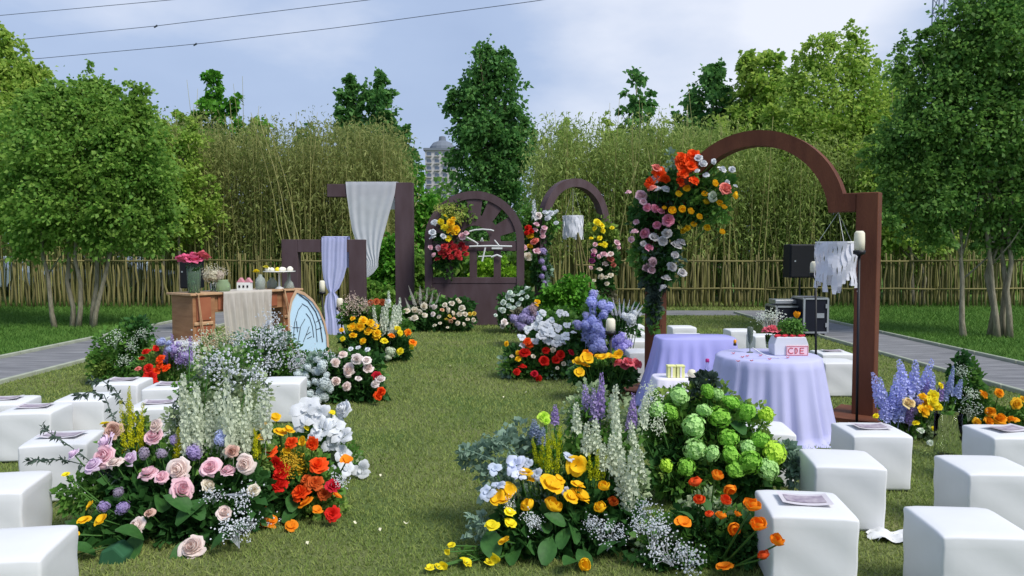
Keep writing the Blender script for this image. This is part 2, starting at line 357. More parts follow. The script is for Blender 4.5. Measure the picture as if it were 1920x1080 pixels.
tree('twin_top_poplar', 'green poplar with two pointed tops left of the apartment tower', b, [(0, 0, at(660, 165, 38)), (1.3, 0, at(708, 170, 38))],
     [(660, 195, 20, 42), (708, 205, 26, 50), (655, 245, 22, 40), (700, 265, 45, 45), (740, 265, 20, 36), (762, 275, 14, 28), (728, 320, 50, 50), (680, 330, 55, 55)],
     38, 19000, 0.22, Lf['poplar'], bark_dark, r=0.15, limbs=16, seed=11)
b = Vector((-6.0, 31, 0))
tree('round_green_tree', 'bright green bushy tree in front of the apartment tower', b, [(0, 0, at(760, 340, 31))],
     [(740, 355, 46, 50), (795, 395, 40, 34), (720, 410, 60, 55), (800, 430, 55, 45), (765, 330, 20, 26)], 31, 11000, 0.18, Lf['shrub'], bark_dark, r=0.12, seed=12)
b = Vector((-11.5, 29, 0))
tree('young_poplar', 'slim bright young tree poking out above the bamboo left of the cloth frames', b, [(0, 0, at(397, 145, 29))],
     [(397, 165, 14, 28), (405, 205, 24, 26), (438, 210, 14, 22), (410, 250, 46, 28), (365, 230, 14, 18), (480, 245, 16, 20), (420, 290, 60, 35)], 29, 4200, 0.19, Lf['shrub'], r=0.08, seed=13)

tree('feathery_tree', 'bright green leafy tree right beside the multi-trunk tree, behind the left fence', Vector((-10.4, 22.2, 0)), [(0, 0, at(310, 260, 22.2)), (0.4, 0.1, at(345, 280, 22.2))],
     [(300, 290, 50, 60), (340, 330, 45, 60), (310, 380, 55, 55), (275, 250, 35, 35), (355, 270, 28, 35), (370, 400, 40, 50), (290, 430, 60, 40)], 22.2, 15000, 0.10, Lf['bright'], r=0.05, limbs=16, seed=14)
tree('feathery_tree', 'low yellow-green feathery tree between the arch leg and the slanting trunks, behind the fence', Vector((12.0, 22.3, 0)), [(0, 0, at(1700, 330, 22.3)), (0.3, 0, at(1730, 350, 22.3))],
     [(1690, 360, 60, 55), (1740, 380, 60, 60), (1670, 420, 45, 45), (1720, 440, 60, 35), (1640, 380, 30, 50), (1650, 300, 40, 40)], 22.3, 17000, 0.10, Lf['bright'], r=0.06, limbs=14, seed=15)
for i_, (px, py, lab) in enumerate(((480, 262, 'short leafy sapling tip poking out of the bamboo, second from the slim bright tree'), (575, 262, 'dark pointed sapling tip above the bamboo left of the twin-top poplar'), (330, 232, 'bright sapling tip above the bamboo beside the multi-trunk tree'), (1060, 250, 'pale sapling tip above the bamboo nearest the tall dark poplar'), (1140, 248, 'leafy sapling tip above the bamboo beside the sparse poplar'), (1245, 262, 'sapling tip above the bamboo over the rose garland'))):
    tree('sapling', lab, Vector((at(px, 500, 27).x, 27, 0)), [(0, 0, at(px, py - 10, 27))], [(px, py, 14, 24), (px + 14, py + 22, 16, 20), (px - 10, py + 45, 30, 30)], 27, 1100, 0.16, Lf['poplar' if i_ == 1 else 'bright'], r=0.04, limbs=5, seed=60 + i_)
# the bamboo thicket behind the fence: single stems one can tell apart, and the mass behind them
culm = mat('bamboo_culm', '#6a6c38', 0.5, hex2='#a39f66', scale=1.2, obrand=True)
def culm_mesh(h, r, bend, seed):
    rd = random.Random(seed); m = MB(); pts = []
    for i in range(8):
        s_ = i / 7; pts.append((bend * s_ * s_ + rd.uniform(-0.02, 0.02), rd.uniform(-0.02, 0.02), h * s_))
    m.tube(pts, [r * (1 - 0.75 * i / 7) for i in range(8)], 5)
    return m.mesh('bamboo_stem', culm, smooth=True)
culms = [culm_mesh(4.6 + 0.35 * i, 0.02, (-0.5, 0.3, 0.6, -0.2, 0.15, -0.35)[i], i) for i in range(6)]
def stem_at(px, Y, k, lab, grp, rz=None):
    x = at(px, 500, Y).x; o = obj('bamboo_stem', culms[k], None, (x, Y, -0.05)); o.rotation_euler.z = random.uniform(0, 6.28) if rz is None else rz
    s_ = random.uniform(0.8, 1.12); o.scale = (1, 1, s_); o.rotation_euler.x = random.uniform(-0.05, 0.05); o.rotation_euler.y = random.uniform(-0.05, 0.05)
    tag(o, lab, 'bamboo', grp); return o
for i in range(95):
    px = random.choice([random.uniform(-20, 300), random.uniform(280, 690), random.uniform(280, 690)])
    stem_at(px, random.uniform(22.4, 24.6), random.randrange(6), 'slender pale bamboo stem in the thicket behind the left stick fence', 'bamboo stems behind the left fence')
for i in range(95):
    px = random.choice([random.uniform(1010, 1330), random.uniform(1010, 1480), random.uniform(1650, 1930)])
    stem_at(px, random.uniform(22.4, 24.6), random.randrange(6), 'slender pale bamboo stem in the thicket behind the right stick fence', 'bamboo stems behind the right fence')
for j, px in enumerate((545, 563, 582)):
    o = stem_at(px, 22.2, 5, 'thick pale leaning bamboo pole, one of three side by side left of the tall frame', 'three leaning bamboo poles', rz=0); o.rotation_euler = (0, -0.10 - 0.015 * j, 0); o.scale = (1.5, 1.5, 0.92)
def thicket(name, lab, x0, x1, top, lmat, n, seed, ncul):
    rs = np.random.RandomState(seed)
    X = x0 + (x1 - x0) * rs.rand(ncul); Y = 22.5 + 4.0 * rs.rand(ncul); h = top * (0.72 + 0.3 * rs.rand(ncul))
    A = np.stack([X, Y, 0 * X - 0.05], 1); B = A + np.stack([rs.normal(size=ncul) * 0.25, rs.normal(size=ncul) * 0.2, h], 1)
    t = thing(name, lab, 'bamboo', ((x0 + x1) / 2, 25, 0)); kind(t, 'stuff')
    V, Fc = tubes_np(A, B, 0.02, 0.005, 4)
    kind(obj('culms', mesh_np('culms', V, Fc, culm, True), t), 'stuff')
    idx = rs.randint(0, ncul, n); s_ = 0.30 + 0.76 * rs.rand(n) ** 0.62; s_ = np.minimum(s_, 1.03)
    P = A[idx] + (B - A)[idx] * s_[:, None] + rs.normal(size=(n, 3)) * np.array([0.26, 0.26, 0.14])
    # twig clusters
    D = rs.normal(size=(n, 3)); D[:, 2] -= 0.35
    V, Fc = leaves(P, D, 0.15 * (0.6 + 0.7 * rs.rand(n)), 0.13, 0.35, rs)
    kind(obj('leaves', mesh_np('leaves', V, Fc, lmat), t), 'stuff')
thicket('bamboo_thicket', 'dense olive bamboo thicket behind the left stick fence', -17.5, -3.6, 5.6, Lf['bamboo'], 130000, 21, 560)
thicket('bamboo_thicket', 'dense olive-green bamboo thicket behind the right stick fence', 0.9, 7.5, 5.5, Lf['olive'], 74000, 22, 300)
thicket('bamboo_thicket', 'green bamboo thicket under the trees behind the brown arch', 7.5, 17.5, 5.0, Lf['olive'], 80000, 23, 340)
# far belt of trees closing the garden
def far_wood():
    rs = np.random.RandomState(31); bl = []
    for px in range(-300, 2260, 75): bl.append((px + rs.randint(-20, 20), rs.randint(425, 450), 62, 50 + rs.randint(0, 22)))
    (V, Fc), c = blob_leaves(bl, 56, 34000, 0.5, sub=0.4, rs=rs)
    o = obj('far_wood', mesh_np('far_wood', V, Fc, Lf['deep'])); kind(o, 'stuff'); tag(o, 'far belt of dark green trees closing the garden behind the bamboo', 'trees')
    bl = [(px, rs.randint(500, 530), 34, 34) for px in range(-200, 2200, 34)]
    (V, Fc), c = blob_leaves(bl, 28.5, 26000, 0.26, sub=0.4, rs=rs)
    o = obj('undergrowth', mesh_np('undergrowth', V, Fc, Lf['mid'])); kind(o, 'stuff'); tag(o, 'low green undergrowth at the foot of the bamboo', 'undergrowth')
far_wood()
# round shrubs between the frames and the gate
def shrub(name, lab, px, py, rx, ry, Y, n, size, lm_, seed):
    rs = np.random.RandomState(seed); c = at(px, py, Y); t = thing(name, lab, 'shrub', (c.x, Y, 0))
    bl = [(px + rx * 0.5 * math.cos(a_), py + ry * 0.4 * math.sin(a_), rx * 0.55, ry * 0.6) for a_ in (0.3, 1.4, 2.6, 3.7, 5.0)] + [(px, py, rx * 0.7, ry * 0.8)]
    (V, Fc), cc = blob_leaves(bl, Y, n, size, rs=rs); obj('foliage', mesh_np('foliage', V, Fc, lm_), t)
    m = MB()
    for k in range(6):
        e_ = Vector(cc[-1][rs.randint(len(cc[-1]))]); m.tube([(c.x + rs.normal() * 0.05, Y + rs.normal() * 0.05, -0.05), ((c.x + e_.x) / 2, (Y + e_.y) / 2, e_.z * 0.5), e_], [0.025, 0.018, 0.006], 5)
    m.build('stem', bark_dark, t)
shrub('round_shrub', 'round dark green shrub between the tall frame and the arched gate', 740, 500, 48, 62, 20.5, 4200, 0.12, Lf['shrub'], 41)
shrub('round_shrub', 'glossy green shrub right beside the tall brown post', 780, 530, 28, 60, 19.5, 2600, 0.12, Lf['mid'], 42)
shrub('clipped_bush', 'bright yellow-green clipped bush seen through the arched gate', 930, 512, 46, 26, 20, 2600, 0.1, Lf['lime'], 43)
shrub('round_shrub', 'dark green shrub left of the low brown frame, behind the gauze', 700, 560, 40, 40, 19, 2200, 0.12, Lf['mid'], 44)
shrub('leafy_bush', 'leafy green bush growing under the second brown arch', 1068, 560, 52, 46, 16.8, 4200, 0.10, Lf['shrub'], 45)

# ================================================================== FENCE of sticks
stick = mat('stick_wood', '#514f2c', 0.8, hex2='#857d50', scale=2, obrand=True)
stick_ms = []
for k in range(5):
    rd = random.Random(k); m = MB(); m.tube([(rd.uniform(-0.03, 0.03) * (1 if 0 < i < 4 else 0.3), rd.uniform(-0.01, 0.01), -0.05 + 1.5 * i / 4) for i in range(5)], [0.032, 0.03, 0.028, 0.026, 0.02], 6); stick_ms.append(m.mesh('stick', stick, smooth=True))
def fence(lab, x0, x1, Y):
    t = thing('stick_fence', lab, 'fence', ((x0 + x1) / 2, Y, 0)); x = x0
    while x < x1:
        o = obj('stick', stick_ms[random.randrange(5)], t, (x, Y + random.uniform(-0.03, 0.03), 0)); o.scale = (random.uniform(0.7, 1.3), 1, random.uniform(0.84, 1.12)); o.rotation_euler = (0, random.gauss(0, 0.06), random.uniform(0, 6.28))
        x += random.uniform(0.08, 0.19)
    for z in ((1.36,) if x0 < 0 else (1.36, 0.55)):
        y_ = Y - 0.055; x = x0
        while x < x1 - 0.5:
            ln = random.uniform(2.2, 3.2); m = MB(); m.tube([(x - 0.1, y_, z + random.uniform(-0.03, 0.03)), (x + ln / 2, y_ - 0.01, z + random.uniform(-0.02, 0.02)), (min(x + ln, x1), y_, z + random.uniform(-0.03, 0.03))], [0.03, 0.027, 0.022], 6); m.build('rail', stick, t, smooth=True); x += ln - 0.15
fence('rustic bamboo stick fence along the left side of the garden', -17.2, -2.2, 21.5)
fence('rustic bamboo stick fence along the right side behind the brown arch', 2.6, 17.2, 21.7)

# ================================================================== FAR THINGS
def tower_block(lab, px0, px1, ptop, Y, dome, floors=14, cols=3):
    a0 = at(px0, ptop, Y); a1 = at(px1, ptop, Y); h = a0.z; wd = a1.x - a0.x; cx = (a0.x + a1.x) / 2; dp_ = wd * 0.9
    t = thing('apartment_tower', lab, 'building', (cx, Y, 0))
    wm = mat('tower_wall', '#b5b3b3', 0.9, 0.08, 0.05); gl = mat('tower_glass', '#5b6675', 0.3, 0.2, 0.1); rf = mat('tower_roof', '#6f7782', 0.8, 0.1, 0.2)
    MB().box((cx, Y + dp_ / 2, h / 2), (wd, dp_, h)).build('wall', wm, t)
    fh = h / floors; cw = wd / cols
    wmesh = MB().box((0, 0, 0), (cw * 0.55, 0.3, fh * 0.45)).mesh('window', gl); bmesh_ = MB().box((0, 0, 0), (cw * 0.66, 0.8, fh * 0.12)).mesh('balcony', wm)
    for f_ in range(floors // 2 - 1, floors):
        for c_ in range(cols):
            x = a0.x + cw * (c_ + 0.5); z = (f_ + 0.5) * fh; obj('window', wmesh, t, (x, Y, z)); obj('balcony', bmesh_, t, (x, Y - 0.3, z - fh * 0.32))
    m = MB(); m.box((cx, Y + dp_ / 2, h + 0.35), (wd + 1.0, dp_ + 1, 0.7))
    if dome: m.lathe([(wd * 0.42, 0.7), (wd * 0.40, 1.6), (wd * 0.30, 2.8), (wd * 0.12, 3.5), (wd * 0.1, 4.8), (0.3, 5.0)], 16, (cx, Y + dp_ / 2, h))
    m.build('roof', rf, t)
tower_block('pale apartment tower with grey rounded roof between the poplars', 797, 857, 282, 230, True, 15, 4)
tower_block('hazy pale apartment block just right of the tall dark poplar', 1002, 1030, 304, 280, False, 16, 3)
# lattice mast behind the trees on the right
c = at(1764, 60, 130); t = thing('lattice_mast', 'grey steel lattice mast rising behind the trees', 'mast', (c.x, 130, 0)); m = MB(); hh = 50
for sx, sy in ((-1, -1), (1, -1), (1, 1), (-1, 1)): m.tube([(c.x + sx * 1.5, 130 + sy * 1.5, 0), (c.x + sx * 0.9, 130 + sy * 0.9, hh)], 0.13, 5)
m.build('legs', mat('mast_steel', '#8a94a6', 0.5, 0.1, 0.3), t); m = MB()
for k in range(20):
    z0, z1 = hh * k / 20, hh * (k + 1) / 20
    for f_ in range(4):
        q = [(-1, -1), (1, -1), (1, 1), (-1, 1)]; p, r_ = q[f_], q[(f_ + 1) % 4]; w0 = 1.5 - 0.6 * k / 20; w1 = 1.5 - 0.6 * (k + 1) / 20
        m.tube([(c.x + p[0] * w0, 130 + p[1] * w0, z0), (c.x + r_[0] * w1, 130 + r_[1] * w1, z1)], 0.07, 4); m.tube([(c.x + p[0] * w1, 130 + p[1] * w1, z1), (c.x + r_[0] * w1, 130 + r_[1] * w1, z1)], 0.07, 4)
m.build('bracing', MATS['mast_steel'], t)
# power lines
wire = mat('wire', '#4a505c', 0.6, 0.1)
def line(lab, P, spacer=None):
    pts = []
    for i in range(25):
        s_ = i / 24 * (len(P) - 1); k = min(int(s_), len(P) - 2); f_ = s_ - k; p, q = P[k], P[k + 1]
        pts.append(Vector(at(p[0], p[1], p[2])).lerp(at(q[0], q[1], q[2]), f_))
    t = thing('power_line', lab, 'power line', (pts[12].x, pts[12].y, 0)); MB().tube(pts, 0.022, 5).build('cable', wire, t)
    if spacer:
        p = at(*spacer); MB().tube([p + Vector((-0.12, 0, -0.1)), p + Vector((0.12, 0, 0.06))], [0.05, 0.07], 6).build('clamp', wire, t)
line('topmost of three power cables crossing the sky', [(-500, 62, 62), (0, 29, 58), (330, -1, 55), (800, -60, 50)])
line('middle power cable crossing the sky, with a small clamp', [(-500, 118, 62), (0, 78, 58), (290, 49, 55), (690, 0, 51), (1300, -95, 46)], (292, 49, 55))
line('lowest power cable crossing the sky, dipping behind the pale green tree', [(-500, 150, 62), (70, 110, 58), (365, 83, 55), (640, 51, 52), (1018, 0, 48), (1700, -110, 43)], (366, 83, 55))

# white cars parked behind the left fence
carp = mat('car_white', '#e4e6e8', 0.25, 0.03, 1, spec=0.5); carg = mat('car_glass', '#20262b', 0.1, 0.1, 1, spec=0.6); tyre = mat('tyre', '#17171a', 0.8, 0.1, 5); rimm = mat('rim', '#a9adb2', 0.35, 0.05, 5, metal=0.8)
def car(lab, x, y):
    t = thing('parked_car', lab, 'car', (x, y, 0), 'cars parked behind the left fence')
    body = [(-2.2, 0.35), (2.15, 0.35), (2.2, 0.7), (2.0, 0.88), (1.1, 0.98), (0.45, 1.42), (-1.0, 1.46), (-1.75, 1.02), (-2.2, 0.92)]
    MB().prism(body, lambda a_, b_, s_: (x + a_, y + s_, b_), -0.85, 0.85).build('body', carp, t, bevel=0.05)
    for s_ in (-0.862, 0.862):
        MB().prism([(-1.45, 0.98), (0.85, 0.98), (0.4, 1.34), (-0.95, 1.38)], lambda a_, b_, q: (x + a_, y + s_ + q, b_), -0.006, 0.006).build('side_window', carg, t)
        for wx in (-1.35, 1.35):
            wl = MB().tube([(x + wx, y + s_ - 0.1, 0.32), (x + wx, y + s_ + 0.1, 0.32)], 0.32, 16).build('wheel', tyre, t); MB().tube([(x + wx, y + s_ - 0.108, 0.32), (x + wx, y + s_ + 0.108, 0.32)], 0.2, 12).build('rim', rimm, wl)
    for s_ in (-0.6, 0.6): MB().box((x + 2.17, y + s_, 0.72), (0.08, 0.35, 0.14)).build('headlight', rimm, t)
car('white parked car half hidden by the left fence, outermost from the gate', -19.0, 27.5)
car('white parked car behind the left fence, next to the multi-trunk tree', -14.6, 27.8)

# ================================================================== FRAMES, GATE AND ARCHES
rust = mat('rust_brown', '#542c1c', 0.7, hex2='#6e412b', scale=3, bump=0.15, bscale=50, stretch=(2, 2, 0.5))
plum = mat('plum_brown', '#463538', 0.75, hex2='#54454a', scale=2.5, bump=0.1, bscale=60, stretch=(2, 2, 0.6))
def ring_pts(R0, R1, zc, n=28, a0=0.0, a1=math.pi):
    o_ = [(R1 * math.cos(a0 + (a1 - a0) * i / n), zc + R1 * math.sin(a0 + (a1 - a0) * i / n)) for i in range(n + 1)]
    i_ = [(R0 * math.cos(a0 + (a1 - a0) * i / n), zc + R0 * math.sin(a0 + (a1 - a0) * i / n)) for i in range(n, -1, -1)]
    return o_ + i_
def ring_mesh(R0, R1, zc, Rm, t0, t1, n=28, a0=0.0, a1=math.pi):
    m = MB(); V = []
    for i in range(n + 1):
        an = a0 + (a1 - a0) * i / n
        for (r_, q) in ((R0, t0), (R1, t0), (R1, t1), (R0, t1)): V.append(Rm(r_ * math.cos(an), zc + r_ * math.sin(an), q))
    Fc = [(4 * i + j, 4 * i + (j + 1) % 4, 4 * i + 4 + (j + 1) % 4, 4 * i + 4 + j) for i in range(n) for j in range(4)] + [(3, 2, 1, 0), (4 * n, 4 * n + 1, 4 * n + 2, 4 * n + 3)]
    return m.add(V, Fc)
def frame_of(A, B):
    A, B = Vector(A), Vector(B); c_ = (A + B) / 2; d = (B - A).normalized(); nrm = Vector((-d.y, d.x, 0))
    return c_, (B - A).length / 2, lambda s_, z, q: c_ + d * s_ + nrm * q + Vector((0, 0, z))
def big_arch(name, lab, A, B, hs, R1, rw, post, th, mt, block=True):
    c_, half, Rm = frame_of(A, B); t = thing(name, lab, 'arch', c_); h2 = th / 2
    def slab(nm, s0, s1, z0, z1, e=0.0): MB().prism([(s0, z0), (s1, z0), (s1, z1), (s0, z1)], Rm, -h2 - e, h2 + e).build(nm, mt, t, bevel=0.006, seg=1)
    zt = hs + (0.18 if block else 0)
    for sg in (-1, 1): slab('post', sg * half - post / 2, sg * half + post / 2, 0.0, zt if block else hs + 0.02)
    if block:
        for sg in (-1, 1):
            e_ = (R1 - rw, half - post / 2); slab('shoulder', *( (e_[0], e_[1]) if sg > 0 else (-e_[1], -e_[0])), hs, hs + 0.18, -0.004)
    ring_mesh(R1 - rw, R1, hs - (0.06 if block else 0), Rm, -h2 + 0.002, h2 - 0.002, 28, 0.07 if block else 0, math.pi - (0.07 if block else 0)).build('curved_beam', mt, t, recalc=True)
    for sg in (-1, 1): MB().prism([(sg * half - 0.3, 0), (sg * half + 0.3, 0), (sg * half + 0.3, 0.05), (sg * half - 0.3, 0.05)], Rm, -0.35, 0.35).build('foot', mt, t)
    return t, c_, half, Rm
ARCH, ac, ah, AR = big_arch('brown_arch', 'tall rust-brown wooden arch with square shoulders beside the round table', G(1228, 735), G(1620, 785), 2.03, 0.94, 0.16, 0.2, 0.16, rust)
A2, a2c, a2h, A2R = big_arch('plum_arch', 'plum-brown round-topped arch standing right of the arched gate', Vector((0.68, 17.7, 0)), Vector((2.38, 18.9, 0)), 2.36, 1.04, 0.2, 0.2, 0.22, plum, block=False)
# arched gate
g0 = Vector((-1.92, 16.5, 0)); g1 = Vector((0.27, 16.5, 0)); gc, gh, GR = frame_of(g0, g1)
gt = thing('arched_gate', 'plum-brown arched gate with fan-shaped top and solid lower panel', 'gate', gc)
zc = 1.86; R1 = gh; rw = 0.17
def gs(nm, s0, s1, z0, z1, t0=-0.1, t1=0.1): MB().prism([(s0, z0), (s1, z0), (s1, z1), (s0, z1)], GR, t0, t1).build(nm, plum, gt, bevel=0.005, seg=1)
ring_mesh(R1 - rw, R1, zc, GR, -0.1, 0.1).build('arch_rim', plum, gt)
for sg in (-1, 1): gs('stile', *sorted((sg * R1, sg * (R1 - rw))), 0.0, zc)
gs('panel', -R1 + rw, R1 - rw, 0.0, 0.93, -0.07, 0.07)
gs('rail', -R1 + rw, R1 - rw, zc - 0.22, zc + 0.0, -0.08, 0.08); gs('rail', -R1 + rw, R1 - rw, 0.932, 1.06, -0.082, 0.082)
for s_ in (-0.55, -0.03, 0.5): gs('bar', s_ - 0.08, s_ + 0.08, 1.06, zc - 0.22, -0.075, 0.075)
ring_mesh(0.34, 0.58, zc, GR, -0.078, 0.078, 20).build('fan_hub', plum, gt)
for an in (0.42, 1.05, 1.57, 2.09, 2.72):
    d = Vector((math.cos(an), math.sin(an))); n_ = Vector((-d.y, d.x)) * 0.12
    q = [d * 0.48 - n_, d * (R1 - rw + 0.02) - n_ * 1.5, d * (R1 - rw + 0.02) + n_ * 1.5, d * 0.48 + n_]
    MB().prism([(p.x, p.y + zc) for p in q], GR, -0.07, 0.07).build('fan_spoke', plum, gt)
# white line ornament on the gate
wht = mat('white_paint', '#d7d9d8', 0.5, 0.04, 4)
t = thing('line_ornament', 'thin white outline ornament fixed across the front of the arched gate', 'ornament', (-0.7, 16.36, 1.5))
yg = 16.36
def wl(P, r_=0.016): MB().tube([at(p[0], p[1], yg) for p in P], r_, 6).build('white_line', wht, t)
wl([(880, 434), (890, 431), (905, 430), (920, 431), (926, 433)]); wl([(875, 445), (890, 453), (896, 457), (894, 461), (884, 462)]); wl([(880, 462), (920, 461), (960, 462)], 0.018); wl([(927, 450), (936, 461)]); wl([(904, 445), (901, 452), (906, 452), (904, 446)], 0.01)
wl([(922, 466), (942, 466)], 0.02); wl([(910, 464), (904, 490)], 0.018); wl([(897, 481), (921, 480)], 0.012); wl([(921, 482), (932, 478), (941, 482)], 0.02)
# tall seven-shaped frame, low frame
def bar_frame(name, lab, slabs, Y, th, loc):
    t = thing(name, lab, 'frame', loc)
    for (nm, x0, x1, z0, z1) in slabs: MB().box(((x0 + x1) / 2, Y + th / 2, (z0 + z1) / 2), (x1 - x0, th, z1 - z0)).build(nm, plum, t, bevel=0.006, seg=1)
    return t
YT = 16.9; ft = bar_frame('beam_stand', 'tall plum-brown frame shaped like a seven, white gauze over its beam', [('post', at(741, 500, YT).x, at(774, 500, YT).x, 0, at(0, 342, YT).z), ('beam', at(613, 350, YT).x, at(741, 350, YT).x - 0.002, at(0, 369, YT).z, at(0, 345, YT).z), ('foot', at(727, 600, YT).x, at(788, 600, YT).x, 0, 0.05)], YT, 0.3, (at(757, 500, YT).x, YT, 0))
YS = 14.6; zt_ = at(0, 449, YS).z; zb_ = at(0, 473, YS).z
fs = bar_frame('cloth_portal', 'low plum-brown square frame with a lavender cloth hung over its beam', [('post', at(528, 500, YS).x, at(558, 500, YS).x, 0, zt_), ('post', at(654, 500, YS).x, at(683, 500, YS).x, 0, zt_), ('beam', at(558, 500, YS).x + 0.002, at(654, 500, YS).x - 0.002, zb_, zt_)], YS, 0.24, (at(605, 500, YS).x, YS, 0))

# ------------------------------------------------------------------ hanging cloths
gauze = mat('gauze', '#dcdee4', 0.8, 0.05, 6, trans=0.4, spec=0.1); lav = mat('lavender_cloth', '#c6caf2', 0.7, 0.05, 5, trans=0.3, spec=0.15); cream = mat('cream_gauze', '#cfc9bf', 0.85, 0.06, 8, trans=0.3, spec=0.1)
def drape(name, lab, rows, Y, mt, amp=0.03, nf=9, group=None, top_depth=None):
    """rows: (left px, right px, py) from top to bottom"""
    def fn(u, v):
        s_ = v * (len(rows) - 1); k = min(int(s_), len(rows) - 2); f_ = s_ - k; f_ = f_ * f_ * (3 - 2 * f_)
        a_, b_ = rows[k], rows[k + 1]; l_ = a_[0] + (b_[0] - a_[0]) * (s_ - k); r_ = a_[1] + (b_[1] - a_[1]) * (s_ - k); y_ = a_[2] + (b_[2] - a_[2]) * (s_ - k)
        wv = amp * math.sin(u * nf * 6.283 + 1.5 * math.sin(v * 5)) * (0.4 + 0.6 * min(1, v * 3)) + amp * 0.35 * math.sin(u * 37 + 3 * math.sin(v * 3))
        return at(l_ + (r_ - l_) * u, y_, Y - 0.03 + wv)
    m = MB().grid(fn, 60, 40)
    if top_depth:    # the part that lies over the beam and falls behind it
        a_ = rows[0]
        def fb(u, v):
            p = at(a_[0] + (a_[1] - a_[0]) * u, a_[2], Y - 0.03); dz = 0.004 + 0.02 * math.sin(v * 3.14)
            if v < 0.5: return Vector((p.x, p.y + top_depth * 2 * v, p.z + dz))
            return Vector((p.x, p.y + top_depth + 0.01 * math.sin(u * 40), p.z + dz - (v - 0.5) * 1.2))
        m.grid(fb, 60, 12)
    me = m.mesh(name, mt, smooth=True, recalc=False); o = obj(name, me); return tag(o, lab, 'cloth', group)
drape('gauze_drape', 'white pleated gauze hanging over the tall brown frame', [(648, 743, 341), (650, 740, 365), (655, 730, 400), (660, 722, 430), (668, 715, 455), (678, 711, 475), (688, 709, 490), (686, 709, 500), (682, 700, 512), (684, 690, 520)], YT, gauze, 0.009, 5, top_depth=0.36)
drape('lavender_drape', 'lavender cloth tied in a knot over the low brown frame', [(603, 650, 445), (603, 650, 470), (604, 650, 500), (606, 645, 520), (612, 636, 540), (617, 628, 548), (611, 634, 556), (608, 638, 575), (610, 642, 600), (606, 650, 640), (604, 660, 668)], YS, lav, 0.012, 2.4, top_depth=0.3)

# ------------------------------------------------------------------ fringe lamps hanging from the arches
fringe = mat('fringe_white', '#dcdde6', 0.8, 0.05, 20, trans=0.2, spec=0.1)
def fringe_lamp(lab, c_, R, hang_z, n, lens, seed):
    rd = random.Random(seed); t = thing('fringe_pendant', lab, 'pendant', c_, 'fringe pendants'); x, y, z = c_
    MB().tube([(x + R * math.cos(6.283 * i / 24), y + R * math.sin(6.283 * i / 24), z) for i in range(25)], 0.012, 6).build('hoop', wht, t)
    for k in range(3):
        a_ = 2.1 * k + 0.4; MB().tube([(x + R * math.cos(a_), y + R * math.sin(a_), z), (x, y, hang_z)], 0.002, 4).build('cord', wht, t)
    for k in range(n):
        a_ = 6.283 * k / n; ln = rd.uniform(*lens); w_ = 6.283 * R / n * 1.1; tx = Vector((-math.sin(a_), math.cos(a_), 0)); o_ = Vector((math.cos(a_), math.sin(a_), 0)); p = Vector((x, y, z)) + o_ * R
        ph = rd.uniform(0, 6)
        MB().grid(lambda u, v: p + tx * (u - 0.5) * w_ * (1 + 0.35 * math.sin(v * 14 + ph)) + o_ * (0.012 + 0.012 * math.sin(v * 9 + ph)) - Vector((0, 0, v * ln - 0.01)), 2, 12).build('fringe_strip', fringe, t, recalc=False)
p = AR(0.90, 0, 0); zf = at(1565, 455, p.y).z
fringe_lamp('white fringed pendant hanging under the shoulder of the tall rust-brown arch', Vector((p.x - 0.05, p.y, zf)), 0.19, 2.03, 30, (0.3, 0.52), 3)
p = A2R(-0.05, 0, 0); fringe_lamp('small white fringed pendant hanging inside the plum-brown arch', Vector((p.x, p.y, at(0, 405, p.y).z)), 0.23, 3.2, 20, (0.45, 0.6), 4)
t = thing('stick_tripod', 'tripod of pale bamboo sticks standing under the plum-brown arch', 'tripod', (1.95, 18.0, 0)); tp = at(1085, 440, 18.0)
for q in ((0.30, 0.1), (-0.15, 0.35), (0.6, 0.5)): MB().tube([tp + Vector((-0.02, 0, 0.05)), (tp.x + q[0], 18 + q[1], -0.02)], [0.018, 0.022], 6).build('leg', stick, t)
MB().tube([at(1080, 497, 18.05), at(1115, 497, 18.1)], 0.018, 6).build('cross_stick', stick, t)

# ------------------------------------------------------------------ candles on tall posts
blk = mat('black_metal', '#15151a', 0.5, 0.1, 5, spec=0.4); wax = mat('candle_wax', '#efe9d2', 0.6, 0.03, 5, trans=0.15)
def candle_post(lab, px, ytop, ybot, wpx, Y, base):
    a_ = at(px, ytop, Y); b_ = at(px, ybot, Y); r_ = wpx / 2 / F * Y; t = thing('candle_post', lab, 'candle stand', base, 'candle posts beside the aisle')
    MB().lathe([(r_ * 0.2, b_.z), (r_ * 0.92, b_.z + 0.003), (r_ * 0.95, (a_.z + b_.z) / 2), (r_ * 0.9, a_.z - 0.02), (r_ * 0.6, a_.z), (r_ * 0.2, a_.z - 0.006)], 16, (a_.x, Y, 0)).build('candle', wax, t, smooth=True); cd_ = t.children[-1] if t.children else t
    MB().tube([(a_.x, Y, a_.z - 0.008), (a_.x + 0.002, Y, a_.z + 0.008)], 0.0015, 5).build('wick', blk, cd_)
    MB().lathe([(r_ * 0.25, b_.z - r_ * 1.0), (r_ * 0.5, b_.z - r_ * 0.7), (r_ * 1.05, b_.z - r_ * 0.55), (r_ * 1.1, b_.z + r_ * 0.15), (r_ * 0.97, b_.z + r_ * 0.15)], 16, (a_.x, Y, 0)).build('holder', blk, t, smooth=True)
    MB().tube([Vector(base) + Vector((0, 0, -0.1)), (a_.x, Y, b_.z - r_ * 0.6)], 0.0125, 8).build('pole', blk, t, smooth=True)
    MB().lathe([(0.09, 0.0), (0.09, 0.008), (0.02, 0.014), (0.013, 0.06)], 16, base).build('base', blk, t)
candle_post('candle on a black post just behind the blue leaning sign', 604, 526, 548, 11, 12.1, Vector((at(604, 548, 12.1).x + 0.03, 12.1, 0)))
